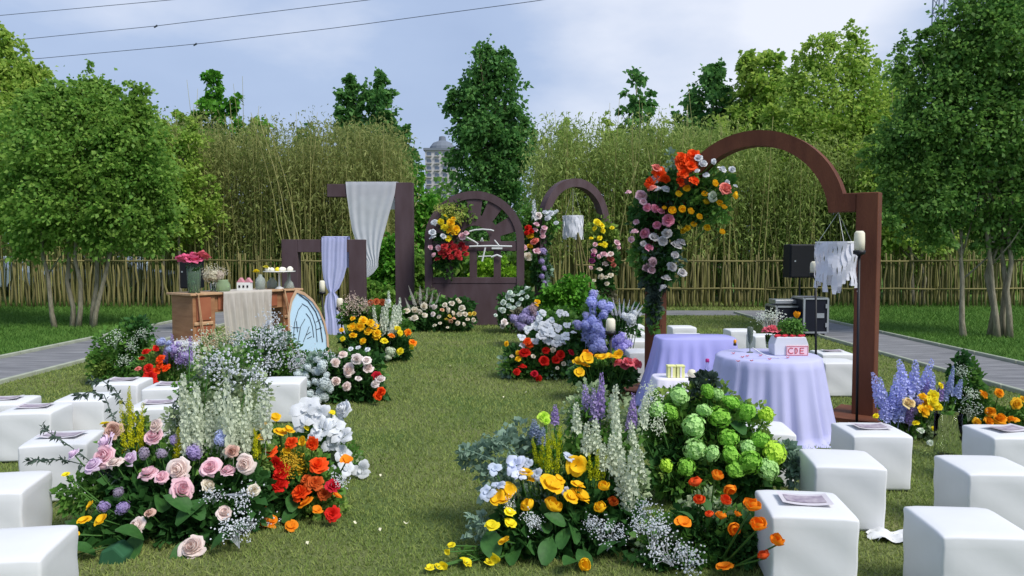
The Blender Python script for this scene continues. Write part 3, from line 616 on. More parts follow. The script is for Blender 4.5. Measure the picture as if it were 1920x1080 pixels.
candle_post('candle on a leaning black post in front of the lavender cloth', 637, 559, 577, 13, 11.4, Vector((at(650, 640, 11.4).x, 11.35, 0)))
candle_post('candle on a dark post among the yellow and blue flowers by the arch', 1145, 597, 622, 19, 8.2, Vector((at(1147, 700, 8.2).x, 8.2, 0)))
candle_post('shorter cream candle on a black post behind the round table', 1530, 490, 513, 22, 7.9, Vector((at(1533, 640, 7.9).x, 7.9, 0)))
candle_post('tall cream candle on a black post leaning beside the right leg of the brown arch', 1612, 433, 471, 20, 6.9, Vector((at(1602, 790, 6.9).x, 6.85, 0)))

# ------------------------------------------------------------------ sound gear
spk = mat('speaker_black', '#101116', 0.6, 0.15, 40, bump=0.2, bscale=200); alu = mat('aluminium', '#b3b5b8', 0.35, 0.08, 8, metal=0.7); navy = mat('case_navy', '#0f1220', 0.5, 0.1, 8)
def speaker(lab, px0, px1, py0, py1, Y, rot=0.0):
    a_ = at(px0, py0, Y); b_ = at(px1, py1, Y); cx = (a_.x + b_.x) / 2; wd = b_.x - a_.x; h = a_.z - b_.z; t = thing('loudspeaker', lab, 'speaker', (cx, Y, 0))
    MB().box((cx, Y + 0.2, (a_.z + b_.z) / 2), (wd, 0.38, h)).build('cabinet', navy, t, bevel=0.015); gl_ = MB().box((cx, Y - 0.0, (a_.z + b_.z) / 2), (wd * 0.94, 0.04, h * 0.95)).build('grille', spk, t, bevel=0.01)
    MB().box((cx - wd * 0.33, Y - 0.022, (a_.z + b_.z) / 2), (0.03, 0.006, 0.03)).build('badge', alu, gl_)
    MB().tube([(cx, Y + 0.2, b_.z + 0.01), (cx, Y + 0.2, 0.3)], 0.02, 8).build('pole', blk, t)
    for k in range(3): a2 = 2.094 * k + 0.5; MB().tube([(cx, Y + 0.2, 0.55), (cx + 0.45 * math.cos(a2), Y + 0.2 + 0.45 * math.sin(a2), 0)], 0.014, 6).build('tripod_leg', blk, t)
speaker('black loudspeaker on a stand behind the wooden dessert table', 336, 369, 478, 541, 15.0)
speaker('black loudspeaker on a stand above the flight cases', 1482, 1533, 458, 521, 14.7)
def flight_case(lab, px0, px1, py0, py1, Y, dp_=0.6):
    a_ = at(px0, py0, Y); b_ = at(px1, py1, Y); z0 = 0.09; cx = (a_.x + b_.x) / 2; wd = b_.x - a_.x; h = a_.z - z0; t = thing('flight_case', lab, 'case', (cx, Y, 0), 'flight cases by the footpath')
    pn_ = MB().box((cx, Y + dp_ / 2, z0 + h / 2), (wd, dp_, h)).build('panel', navy, t)
    for sx in (-1, 1):
        for sy in (0, 1): MB().box((cx + sx * wd / 2, Y + sy * dp_, z0 + h / 2), (0.035, 0.035, h)).build('edge_rail', alu, t)
        for z in (z0, z0 + h): MB().box((cx + sx * wd / 2, Y + dp_ / 2, z), (0.034, dp_ - 0.036, 0.034)).build('edge_rail', alu, t)
    for sy in (0, 1):
        for z in (z0, z0 + h): MB().box((cx, Y + sy * dp_, z), (wd - 0.036, 0.034, 0.034)).build('edge_rail', alu, t)
    MB().box((cx + wd * 0.18, Y - 0.012, z0 + h * 0.5), (wd * 0.32, 0.012, h * 0.14)).build('latch_plate', alu, pn_)
    for z in (0.22, 0.78): MB().box((cx + wd * 0.45, Y - 0.014, z0 + h * z), (0.05, 0.014, 0.08)).build('latch', alu, pn_)
    for sx in (-1, 1):
        for sy in (0.15, 0.85): MB().tube([(cx + sx * wd * 0.38 - 0.02, Y + dp_ * sy, 0.04), (cx + sx * wd * 0.38 + 0.02, Y + dp_ * sy, 0.04)], 0.055, 10).build('caster', tyre, t)
    return t
flight_case('dark flight case with metal edges standing on the footpath', 1508, 1551, 560, 632, 14.2)
flight_case('low dark flight case left of the taller one', 1456, 1503, 575, 628, 14.5)
ml = MB().box((at(1478, 556, 14.6).x, 14.8, at(0, 566, 14.6).z), (0.5, 0.4, 0.08)); tag(ml.build('mixer', alu, bevel=0.01), 'grey mixing desk lying on the low flight case', 'mixer')

# ------------------------------------------------------------------ wooden dessert table
wood = mat('table_wood', '#8a5f40', 0.55, hex2='#a87c58', scale=3, bump=0.1, bscale=30, stretch=(1, 1, 6)); wood2 = mat('table_wood_light', '#b08a66', 0.55, hex2='#c4a27e', scale=3, stretch=(6, 6, 1)); woodr = mat('table_wood_red', '#8a4c34', 0.55, hex2='#a5684a', scale=3)
A = Vector((-4.39, 10.24, 0)); B = Vector((-3.34, 11.7, 0)); tc_, th_, TR = frame_of(A, B)
TZ = 1.06; t = thing('dessert_table', 'brown wooden dessert table with panelled front and pale top', 'table', tc_)
def ts(nm, s0, s1, z0, z1, q0, q1, mt, bev=0.004): return MB().prism([(s0, z0), (s1, z0), (s1, z1), (s0, z1)], TR, q0, q1).build(nm, mt, t, bevel=bev, seg=1)
ts('top', -th_ - 0.05, th_ + 0.05, TZ - 0.03, TZ, -0.04, 0.58, wood2)
ts('apron', -th_ + 0.12, th_ - 0.1, TZ - 0.28, TZ - 0.032, 0.03, 0.5, wood)
for s0, s1 in ((-th_, -th_ + 0.34), (th_ - 0.3, th_)): ts('pedestal', s0, s1, 0, TZ - 0.031, 0.0, 0.53, wood)
for s0 in (-th_ + 0.05, th_ - 0.25):
    ts('door_panel', s0, s0 + 0.22, 0.08, 0.6, -0.014, 0.0, woodr); ts('drawer', s0, s0 + 0.22, 0.68, TZ - 0.06, -0.016, 0.0, woodr)
    ts('moulding', s0 - 0.04, s0 + 0.25, 0.61, 0.66, -0.026, 0.002, wood2, 0.01)
for s0, s1 in ((-0.5, -0.02), (0.05, 0.5)): ts('front_panel', s0, s1, TZ - 0.25, TZ - 0.06, 0.014, 0.03, woodr)
def rope(P, nm='rope_garland'): return MB().tube(P, 0.009, 6)
t2 = thing('rope_garland', 'pale rope hanging down the front of the wooden dessert table', 'rope', tc_)
for s_, ln in ((-th_ + 0.05, 1.0), (th_ - 0.32, 0.45)):
    P = [TR(s_ - 0.02, TZ + 0.01, -0.03)] + [TR(s_ + 0.12 * v, TZ - ln * v, -0.06) for v in (0.02, 0.3, 0.6, 1.0)]; MB().tube(P, 0.009, 6).build('strand', wood2, t2); MB().tube([TR(s_, TZ, -0.055)] + [TR(s_ + 0.05 * v, TZ - ln * 0.9 * v, -0.065) for v in (0.3, 0.6, 1.0)], 0.007, 6).build('strand', wood2, t2)
# runner
def runner(u, v):
    s0, s1 = -th_ + 0.42 + 0.02 * v, 0.36 - 0.05 * v; s_ = s0 + (s1 - s0) * u; wv = 0.02 * math.sin(u * 50 + 2 * math.sin(v * 4)) + 0.012 * math.sin(u * 23)
    if v < 0.4: return TR(s_, TZ + 0.005, 0.5 - 0.56 * v / 0.4)
    return TR(s_, TZ + 0.004 - (v - 0.4) / 0.6 * 0.8, -0.075 - 0.02 * (v - 0.4) + wv * min(1, (v - 0.4) * 6))
tag(obj('gauze_runner', MB().grid(runner, 80, 40).mesh('gauze_runner', cream, smooth=True, recalc=False)), 'crinkled cream gauze runner falling over the front of the wooden table', 'cloth')
glassm = mat('clear_glass', '#f4f8f6', 0.02, 0.01, 3, glass=1.0, spec=0.5); green_in = mat('stem_green', '#2f5a2c', 0.6, 0.2, 20)
def bottle(name, lab, cat, c_, prof, mt, cap=None, capm=None, group=None):
    t_ = thing(name, lab, cat, c_, group); MB().lathe(prof, 20, c_).build('body', mt, t_, smooth=True)
    if cap: MB().lathe(cap, 16, c_).build('cap', capm, t_, smooth=True)
    return t_
def T(s_, q): return TR(s_, TZ + 0.001, q)
porc = mat('porcelain', '#dfe0dc', 0.3, 0.03, 5)
bottle('glass_bottle', 'rounded pale glass bottle on the wooden table beside the small house', 'bottle', T(0.30, 0.15), [(0.05, 0), (0.07, 0.01), (0.075, 0.12), (0.06, 0.17), (0.03, 0.2), (0.025, 0.23)], mat('frost_glass', '#b9c2ba', 0.2, 0.05, 5, glass=0.5))
bottle('glass_jar', 'squat glass jar with green filling on the wooden table', 'jar', T(-0.35, 0.12), [(0.08, 0), (0.1, 0.02), (0.1, 0.1), (0.07, 0.15), (0.075, 0.17)], mat('green_glass', '#a7bd96', 0.2, 0.1, 8, glass=0.45))
bottle('glass_bottle', 'wide glass bottle under the cake stand on the wooden table', 'bottle', T(0.62, 0.3), [(0.07, 0), (0.08, 0.01), (0.08, 0.1), (0.04, 0.14), (0.035, 0.17)], MATS['frost_glass'])
bottle('glass_bottle', 'tall-necked glass bottle at the sign end of the wooden table', 'bottle', T(0.80, 0.12), [(0.075, 0), (0.085, 0.01), (0.06, 0.09), (0.025, 0.13), (0.022, 0.26)], MATS['frost_glass'])
c_ = T(0.02, 0.14); t = thing('toy_house', 'tiny white house ornament with pink roofs on the wooden table', 'ornament', c_)
MB().box(c_ + Vector((0, 0, 0.06)), (0.2, 0.1, 0.12)).build('wall', porc, t)
for k in (-0.05, 0.06): MB().prism([(-0.05, 0.12), (0.05, 0.12), (0, 0.19)], lambda a_, b_, q, k=k: c_ + Vector((k + a_, q, b_)), -0.05, 0.05).build('roof', mat('pink_roof', '#c98a94', 0.6), t)
for k in (-0.06, 0, 0.06): MB().box(c_ + Vector((k, -0.052, 0.06)), (0.025, 0.008, 0.035)).build('window', blk, t)
c_ = T(0.62, 0.12); t = thing('cake_stand', 'white cake stand carrying small cakes on the wooden table', 'cake stand', c_)
MB().lathe([(0.07, 0), (0.06, 0.012), (0.015, 0.04), (0.015, 0.23), (0.03, 0.25)], 18, c_).build('foot', porc, t, smooth=True)
MB().lathe([(0.03, 0.25), (0.24, 0.262), (0.245, 0.275), (0.05, 0.272)], 28, c_).build('plate', porc, t, smooth=True)
ck = mat('cream_cake', '#e9e4d2', 0.7, 0.06, 10); yl = mat('yellow_cake', '#e6cf2a', 0.6, 0.1, 10)
for i, (x, y, r_, mt) in enumerate([(-0.17, -0.02, 0.045, ck), (-0.05, 0.08, 0.04, yl), (-0.08, -0.1, 0.04, ck), (0.06, -0.06, 0.045, ck), (0.16, 0.03, 0.05, ck), (0.04, 0.1, 0.04, ck)]):
    k_ = MB().lathe([(r_ * 0.8, 0), (r_, r_ * 0.5), (r_ * 0.95, r_ * 0.9), (r_ * 0.5, r_ * 1.35), (0.004, r_ * 1.5)], 12, c_ + Vector((x, y, 0.273))).build('small_cake', mt, None, smooth=True); tag(k_, 'little cream cake sitting on the white cake stand' if mt is ck else 'little yellow cake sitting on the white cake stand', 'cake', 'cakes on the stand' if mt is ck else None)
# blue leaning sign
t = thing('blue_sign', 'pale blue leaf-shaped board with black line drawing and wooden rim, leaning on the table', 'sign', G(592, 668))
pane = mat('sign_blue', '#b7d3e3', 0.5, 0.03, 3); sw = mat('sign_wood', '#c9a98a', 0.6, hex2='#b3906e', scale=6)
YB = 10.9
out = [(549, 543), (566, 549), (583, 562), (598, 582), (609, 604), (617, 630), (621, 662)]; lft = [(621, 668), (580, 672), (556, 664), (546, 640), (540, 612), (538, 588), (541, 562)]
outl = [at(p[0], p[1], YB) for p in out + lft]; cc = sum(outl, Vector()) / len(outl)
ang = 0.5; Rz = Matrix.Rotation(-0.35, 3, 'Z')
def sg(p, q=0.0, sc=1.0):
    d = (p - cc) * sc; d = Vector((d.x, d.z * 0.28 + 0.0, d.z)); return cc + d + Vector((0.35, -0.93, 0.1)).normalized() * q
n_ = len(outl)
V = [sg(p, -0.05) for p in outl] + [sg(p, 0.02) for p in outl] + [sg(p, 0.02, 0.9) for p in outl] + [sg(p, -0.05, 0.9) for p in outl]
Fc = [(k * n_ + i, k * n_ + (i + 1) % n_, ((k + 1) % 4) * n_ + (i + 1) % n_, ((k + 1) % 4) * n_ + i) for k in range(4) for i in range(n_)]
MB().add(V, Fc).build('rim', sw, t)
MB().add([sg(p, 0.0, 0.905) for p in outl] + [sg(p, -0.03, 0.905) for p in outl], [tuple(range(n_)), tuple(range(2 * n_ - 1, n_ - 1, -1))] + [(i, (i + 1) % n_, n_ + (i + 1) % n_, n_ + i) for i in range(n_)]).build('panel', pane, t)
def ink(P, r_=0.0042): MB().tube([sg(at(p[0], p[1], YB), 0.006) for p in P], r_, 5).build('ink_line', blk, t)
ink([(556, 553), (574, 565), (590, 585), (600, 608), (607, 640)], 0.007); ink([(552, 640), (552, 605), (557, 582), (563, 573)]); ink([(563, 570), (574, 576), (584, 590), (592, 610), (597, 640)]); ink([(572, 588), (580, 597), (586, 612), (590, 632)])
ink([(561, 640), (564, 612), (571, 598)]); ink([(549, 614), (562, 614)]); ink([(555, 602), (559, 622)]); ink([(571, 640), (577, 622), (580, 612)]); ink([(575, 628), (583, 622)]); ink([(578, 634), (586, 630)]); ink([(592, 604), (602, 598), (606, 608)]); ink([(593, 618), (604, 614)])

# ------------------------------------------------------------------ round table, draped tables
cl = mat('tablecloth_lilac', '#c3c4ea', 0.8, 0.04, 4, trans=0.15, spec=0.1); cl2 = mat('table_lilac_deep', '#b4b4ee', 0.8, 0.04, 4, trans=0.2, spec=0.1); cw = mat('cloth_white', '#e2ddea', 0.8, 0.03, 4, spec=0.1)
RT = Vector((at(1440, 668, 6.75).x, 6.75, 0)); RZ = 0.70; RR = 0.45
t = thing('round_table', 'small round table under the pleated lilac cloth', 'table', RT); MB().lathe([(0.02, RZ - 0.04), (RR - 0.025, RZ - 0.04), (RR - 0.025, RZ - 0.008), (0.02, RZ - 0.008)], 32, RT).build('tabletop', wood2, t); MB().lathe([(0.2, 0), (0.2, 0.02), (0.03, 0.05), (0.03, RZ - 0.03)], 16, RT).build('pedestal', blk, t)
o = MB(); n_ = 160; prof = [(0.02, RZ + 0.006), (RR * 0.5, RZ + 0.006), (RR * 0.97, RZ + 0.006), (RR + 0.012, RZ - 0.012)] + [(RR + 0.014 + 0.11 * v ** 1.3, RZ - 0.012 - (RZ - 0.015) * v) for v in (0.1, 0.22, 0.36, 0.5, 0.64, 0.78, 0.9, 0.96)] + [(RR + 0.2, 0.004)]
V = []; m_ = len(prof)
for i, (r_, z) in enumerate(prof):
    k = max(0, i - 3) / (m_ - 4)
    for j in range(n_):
        a_ = 6.2832 * j / n_; f_ = 0.035 * k ** 0.7 * (math.sin(17 * a_ + 1.3 * math.sin(5 * a_)) + 0.5 * math.sin(31 * a_ + 2)) ; dz = 0 if i < m_ - 1 else 0
        V.append((RT.x + (r_ + f_) * math.cos(a_), RT.y + (r_ + f_) * math.sin(a_), z + dz))
o.add(V, [(i * n_ + j, i * n_ + (j + 1) % n_, (i + 1) * n_ + (j + 1) % n_, (i + 1) * n_ + j) for i in range(m_ - 1) for j in range(n_)] + [tuple(range(n_))])
tag(o.build('round_tablecloth', cl, smooth=True), 'pleated pale lilac cloth draped to the grass over the round table', 'tablecloth')
def draped_box(name, lab, c_, sx, sy, h, mt, flare=0.14, fold=0.03, nf=22):
    V = []; n = 120; pr = [(0.0, h)] + [(0.96, h), (1.0, h - 0.015)] + [(1 + 0.0, h - (h - 0.006) * v) for v in (0.15, 0.35, 0.55, 0.75, 0.9, 1.0)]; m = MB()
    for i, (k, z) in enumerate(pr):
        v = 0 if i < 3 else (h - z) / h
        for j in range(n):
            a_ = 6.2832 * j / n; ca, sa = math.cos(a_), math.sin(a_); e = 5.0; rr = (abs(ca) ** e + abs(sa) ** e) ** (-1 / e); fl = flare * v ** 1.4 + fold * v * math.sin(nf * a_ + 2 * math.sin(3 * a_))
            V.append((c_[0] + ca * (rr * sx / 2 * k + fl), c_[1] + sa * (rr * sy / 2 * k + fl), z))
    m.add(V, [(i * n + j, i * n + (j + 1) % n, (i + 1) * n + (j + 1) % n, (i + 1) * n + j) for i in range(len(pr) - 1) for j in range(n)])
    return tag(m.build(name, mt, smooth=True), lab, 'table')
DT = at(1300, 640, 7.75); draped_box('draped_table', 'square table fully draped in deep lilac cloth behind the round table', (DT.x + 0.05, 7.9, 0), 0.82, 0.5, at(0, 636, 7.65).z, cl2, 0.2, 0.04)
LT = at(1290, 715, 6.95); LZ = at(0, 712, 6.85).z; draped_box('draped_bench', 'low bench draped in white cloth in front of the deep lilac table', (LT.x, 7.05, 0), 0.62, 0.36, LZ, cw, 0.16, 0.03)
yb = mat('yellow_box', '#dfe09a', 0.6, 0.05, 6)
for (px, lab) in ((1258, 'small pale yellow gift box on the white bench, next to the arch leg'), (1275, 'small pale yellow gift box on the white bench, next to the white ball candle')):
    p = at(px, 690, 6.98); t = thing('gift_box', lab, 'box', (p.x, 6.98, LZ)); MB().box((p.x, 6.98, LZ + 0.05), (0.075, 0.075, 0.1)).build('box', yb, t, bevel=0.004, seg=1); MB().box((p.x, 6.98, LZ + 0.108), (0.082, 0.082, 0.02)).build('lid', yb, t, bevel=0.004, seg=1); MB().box((p.x, 6.938, LZ + 0.055), (0.014, 0.006, 0.1)).build('ribbon', cw, t)
p = at(1297, 700, 6.95); tag(MB().lathe([(0.01, 0), (0.03, 0.006), (0.042, 0.04), (0.03, 0.074), (0.006, 0.082)], 16, (p.x, 6.95, LZ)).build('ball_candle', wax, smooth=True), 'white ball candle on the white bench', 'candle')
pinkm = mat('magenta', '#b0307e', 0.5, 0.1, 5)
p = at(1326, 700, 6.95); bottle('small_bottle', 'small clear bottle with magenta cap on the white bench', 'bottle', Vector((p.x, 6.95, LZ)), [(0.02, 0), (0.024, 0.004), (0.024, 0.09), (0.014, 0.12), (0.013, 0.15)], glassm, [(0.016, 0.148), (0.018, 0.15), (0.018, 0.178), (0.01, 0.182)], pinkm)
# things on the round table
def RTp(px, py): return G(px, py, RZ + 0.007)
p = RTp(1406, 661); bottle('champagne_flute', 'tall champagne flute on the round lilac table', 'glass', p, [(0.03, 0), (0.03, 0.004), (0.005, 0.012), (0.004, 0.07), (0.02, 0.11), (0.028, 0.19), (0.026, 0.24), (0.024, 0.24), (0.024, 0.19), (0.004, 0.1)], mat('flute_glass', '#8d998f', 0.08, 0.03, 5, glass=0.7))
p = RTp(1482, 666); t = thing('gift_crate', 'grey-white box with red trim and pink printed label on the round table', 'box', p)
gwh = mat('box_grey', '#cfd0d6', 0.5, 0.04, 4); redm = mat('red_trim', '#c02a3a', 0.6, 0.1, 6); pk = mat('pink_label', '#e6c3cc', 0.6, 0.05, 6)
MB().prism([(-0.15, 0), (0.15, 0), (0.155, 0.1), (0.13, 0.165), (-0.13, 0.165), (-0.155, 0.1)], lambda a_, b_, q: p + Vector((a_, q, b_)), -0.02, 0.14).build('box', gwh, t, bevel=0.006)
MB().box(p + Vector((0.05, -0.026, 0.045)), (0.2, 0.01, 0.09)).build('label', pk, t)
for k in range(12): a_ = k / 11 - 0.5; MB().lathe([(0.003, -0.015), (0.018, -0.006), (0.02, 0.006), (0.003, 0.016)], 8, p + Vector((a_ * 0.26, 0.01 + 0.02 * (k % 3), 0.172))).build('red_bow', redm, t, smooth=True)
def glyph(P, r_=0.0035): MB().tube([p + Vector((0.05 + a_, -0.033, 0.045 + b_)) for a_, b_ in P], r_, 4).build('print', redm, t)
dk = [(0.025 * math.cos(0.9 + 4.6 * i / 10) - 0.055, 0.025 * math.sin(0.9 + 4.6 * i / 10)) for i in range(11)]; glyph(dk)
glyph([(-0.02, -0.024), (-0.02, 0.024), (-0.005, 0.02), (0.0, 0.0), (-0.005, -0.02), (-0.02, -0.024)]); glyph([(0.025, -0.024), (0.025, 0.024), (0.06, 0.024)]); glyph([(0.025, 0.0), (0.055, 0.0)]); glyph([(0.025, -0.024), (0.06, -0.024)])
glyph([(-0.094, -0.04), (0.094, -0.04), (0.094, 0.04), (-0.094, 0.04), (-0.094, -0.04)], 0.002)
p = RTp(1378, 648); bottle('little_lamp', 'tiny orange-topped bottle on the far edge of the round table', 'bottle', p, [(0.014, 0), (0.016, 0.004), (0.016, 0.02), (0.008, 0.024)], blk, [(0.009, 0.022), (0.016, 0.03), (0.014, 0.055), (0.004, 0.062)], mat('orange_cap', '#f0a020', 0.5, 0.1, 5))
for i in range(9):
    q = RTp(1375 + 17 * i % 110, 664 + (i * 7) % 17); pt = MB().grid(lambda u, v: q + Vector(((u - 0.5) * 0.03, (v - 0.5) * 0.024, 0.002 + 0.008 * ((u - 0.5) ** 2 + (v - 0.5) ** 2) * 4)), 3, 3).build('rose_petal', mat('petal_scatter', '#d98a94', 0.6, 0.15, 20, trans=0.2), None, recalc=False); tag(pt, 'loose pink petal lying on the lilac cloth of the round table', 'petal', 'petals on the round table')
q = RTp(1440, 674); rb = [q + Vector((-0.12 + 0.24 * i / 12, -0.02 * math.sin(i * 0.5) + 0.05, 0.006 + 0.09 * (1 - i / 12) ** 2)) for i in range(13)]; tag(MB().tube(rb, 0.005, 6).build('ribbon_cord', gwh), 'thin grey cord curling over the round table in front of the box', 'cord')

# ================================================================== STOOLS
stoolm = mat('stool_white', '#d8d9da', 0.55, 0.03, 3, spec=0.3, bump=0.05, bscale=12); dark = mat('stool_foot', '#3a3a3c', 0.7, 0.1, 5)
SH = 0.39
def stool_mesh():
    bm = bmesh.new(); bmesh.ops.create_cube(bm, size=1); bmesh.ops.scale(bm, vec=(0.405, 0.405, SH - 0.012), verts=bm.verts); bmesh.ops.translate(bm, vec=(0, 0, (SH + 0.012) / 2), verts=bm.verts)
    bmesh.ops.bevel(bm, geom=list(bm.edges), offset=0.015, segments=3, affect='EDGES', profile=0.5)
    bmesh.ops.subdivide_edges(bm, edges=[e_ for e_ in bm.edges if e_.calc_length() > 0.1], cuts=7, use_grid_fill=True)
    rd = random.Random(2)
    for v in bm.verts:
        x, y, z = v.co
        if z > SH - 0.03: v.co.z += 0.012 * max(0, 1 - (x / 0.2) ** 2) * max(0, 1 - (y / 0.2) ** 2) - 0.004 * (abs(x) > 0.17 and abs(y) > 0.17)
        elif abs(x) > 0.19 or abs(y) > 0.19: v.co.x *= 1 - 0.03 * (1 - z / SH); v.co.y *= 1 - 0.03 * (1 - z / SH); v.co.x += 0.0025 * math.sin(z * 31 + y * 17); v.co.y += 0.0025 * math.sin(z * 27 + x * 19)
    me = bpy.data.meshes.new('cover'); bm.to_mesh(me); bm.free(); me.materials.append(stoolm); me.polygons.foreach_set('use_smooth', [True] * len(me.polygons)); return me
SM = stool_mesh(); FM = MB().box((0, 0, 0.008), (0.36, 0.36, 0.016)).mesh('base', dark)
paper = mat('programme_paper', '#c9c3c8', 0.5, 0.1, 8); printm = mat('programme_print', '#85788a', 0.6, hex2='#b0a6ad', scale=30)
def stool(px, py, rz, lab, sheet=None, grp=None, psc=1.0):
    p = G(px, py, SH); t = thing('cube_stool', lab, 'stool', (p.x, p.y, 0), grp); t.rotation_euler.z = rz
    for me in (SM, FM):
        o = bpy.data.objects.new(me.name, me); COL.objects.link(o); o.parent = t
    if sheet:
        s_ = thing('programme_sheet', sheet, 'paper', (p.x, p.y, SH + 0.012), 'printed programmes lying on the stools'); s_.rotation_euler.z = rz + random.uniform(-0.35, 0.35)
        m = MB().grid(lambda u, v: Vector(((u - 0.5) * 0.24 * psc, (v - 0.5) * 0.17, 0.004 + 0.012 * (u - 0.5) ** 2 * 4)), 8, 4); sh_ = obj('sheet', m.mesh('sheet', paper, recalc=False)); sh_.parent = s_
        m = MB().grid(lambda u, v: Vector(((u - 0.5) * 0.19 * psc, (v - 0.5) * 0.10, 0.0065 + 0.012 * (u - 0.5) ** 2 * 2.5)), 8, 4); o = obj('print', m.mesh('print', printm, recalc=False)); o.parent = sh_
random.seed(11)
stool(1508, 943, -0.12, 'white cube stool touching the orange poppies, programme on top', 'grey programme on the stool touching the orange poppies')
stool(1577, 858, -0.14, 'bare white cube stool between the green snowball flowers and the stool by the lilac cloth')
stool(1632, 804, -0.04, 'white cube stool in front of the right leg of the brown arch, programme on top', 'programme on the stool in front of the arch leg')
stool(1812, 976, -0.08, 'bare white cube stool in the outer right row, beside the white paper on the grass')
stool(1848, 870, -0.06, 'bare white cube stool in the middle of the outer right row')
stool(1888, 808, -0.06, 'white cube stool in the outer right row, just in front of the orange-yellow roses', 'programme on the stool in front of the orange-yellow roses')
stool(1425, 800, -0.10, 'white cube stool half hidden by the green snowball flowers, against the round tablecloth')
stool(1566, 676, 0.0, 'white cube stool behind the round table, between the two candle posts')
stool(1560, 660, 0.0, 'white cube stool one row behind the stool between the candle posts', 'programme on the stool behind the round table')
for (px, py, lab) in ((1278, 612, 'white cube stool in the rear right rows, just right of the left arch leg'), (1292, 627, 'white cube stool peeking over the deep lilac table, right of the left arch leg'), (1386, 618, 'white cube stool seen behind the champagne flute'), (1432, 628, 'white cube stool seen behind the flower vase on the round table'),
                      (1182, 609, 'white cube stool beside the white flower spikes, rearmost of its row'), (1184, 623, 'white cube stool second from the white flower spikes in its row'), (1188, 637, 'white cube stool beside the violet hydrangeas left of the arch leg'), (1204, 657, 'white cube stool right against the left leg of the brown arch')):
    stool(px, py, 0.02, lab)
stool(10, 750, 0.2, 'white cube stool outermost beside the lawn on the left, programme on top', 'programme on the outermost left stool')
stool(66, 765, 0.14, 'white cube stool between the outermost left stool and the one with dark twigs above it', 'programme on the left stool between its neighbours')
stool(165, 743, 0.14, 'bare white cube stool behind the drooping leafy twigs of the pink rose bank')
stool(118, 820, 0.24, 'white cube stool with dark leafy twigs reaching across its front', 'programme on the stool under the leafy twigs', psc=1.1)
stool(-6, 904, 0.2, 'bare white cube stool in the left front block, behind the corner stool')
stool(18, 1018, 0.18, 'bare white cube stool in the left front block beside the pink rose bank')
stool(232, 714, 0.1, 'white cube stool beside the scarlet flowers near the wooden table', 'programme on the stool beside the scarlet flowers')
stool(322, 722, 0.1, 'white cube stool in front of the scarlet flowers', 'programme on the stool in front of the scarlet flowers')
stool(300, 757, 0.1, 'white cube stool behind the yellow spikes of the pink rose bank', 'pinkish programme on the stool behind the yellow spikes')
stool(530, 712, 0.1, 'bare white cube stool beside the pale blue-white hydrangeas')
stool(352, 640, 0.1, 'white cube stool behind the violet larkspur, left of the wooden table')
# paper on the grass, fallen petals
pm = mat('crumpled_paper', '#d5d6d6', 0.8, 0.06, 10); c_ = G(1672, 1012)
tag(MB().grid(lambda u, v: c_ + Vector(((u - 0.5) * 0.24 + 0.02 * math.sin(v * 9), (v - 0.5) * 0.16 + 0.02 * math.sin(u * 7), 0.03 + 0.02 * math.sin(u * 11 + v * 5) * math.sin(v * 8 + 1) - 0.015 * abs(u - 0.5))), 14, 10).build('crumpled_paper', pm, recalc=False, smooth=True), 'crumpled white paper lying on the grass between two stools', 'paper')
for i, (px, py) in enumerate([(762, 990), (711, 1004), (668, 990), (870, 888), (945, 750), (985, 740), (575, 1030), (640, 960), (930, 920), (715, 900), (843, 690), (1000, 845)]):
    c_ = G(px, py); an = i * 1.3; r_ = 0.016
    tag(MB().grid(lambda u, v: c_ + Vector(((u - 0.5) * 2 * r_ * math.cos(an) - (v - 0.5) * r_ * math.sin(an), (u - 0.5) * 2 * r_ * math.sin(an) + (v - 0.5) * r_ * math.cos(an), 0.028 + 0.012 * ((u - 0.5) ** 2 * 4))), 4, 3).build('fallen_petal', mat('petal_fallen', '#dcd8b8', 0.6, 0.1, 10), None, recalc=False), 'single pale fallen petal on the grass of the aisle', 'petal', 'petals fallen on the aisle grass')

# ================================================================== FLOWERS
def petals(layers, seed, nu=4, nv=4):
    """layers: (count, r base, r belly, r tip, z base, z tip, curl, width, twist)"""
    rd = random.Random(seed); m = MB()
    for (n, r0, rb_, r1, z0, z1, curl, wd, point) in layers:
        off = rd.uniform(0, 6.28); ox, oy = rd.gauss(0, 0.05), rd.gauss(0, 0.05)
        for i in range(n):
            a0 = off + 6.2832 * i / n + rd.uniform(-0.3, 0.3); jw = rd.uniform(0.9, 1.1); jz = rd.uniform(-0.05, 0.05); cr_ = rd.uniform(0.4, 1.6) * curl; jr = rd.uniform(0.84, 1.14); jp = rd.uniform(0, 6.28); ja = rd.uniform(0.03, 0.10)
            def fn(u, v):
                uu = u * 2 - 1
                r_ = (1 - v) ** 2 * r0 + 2 * v * (1 - v) * rb_ * 1.25 + v * v * r1
                g = (0.45 + 0.75 * math.sin(min(1, v * 1.15) * 2.2)) * (1 - point * v ** 3)
                an = a0 + uu * wd / 2 * g * jw
                z = z0 + (z1 - z0) * v - cr_ * max(0, v - 0.55) ** 1.5 - 0.16 * (z1 - z0 + 0.3) * uu * uu * v * v + jz * v
                r_ *= (1 + (jr - 1) * v) * (1 + 0.10 * uu * v + ja * math.sin(uu * 4 + jp) * v)
                z += ja * 0.9 * math.sin(uu * 3.3 + jp * 2) * v
                return (r_ * math.cos(an) + ox, r_ * math.sin(an) + oy, z)
            m.grid(fn, nu, nv)
    return m
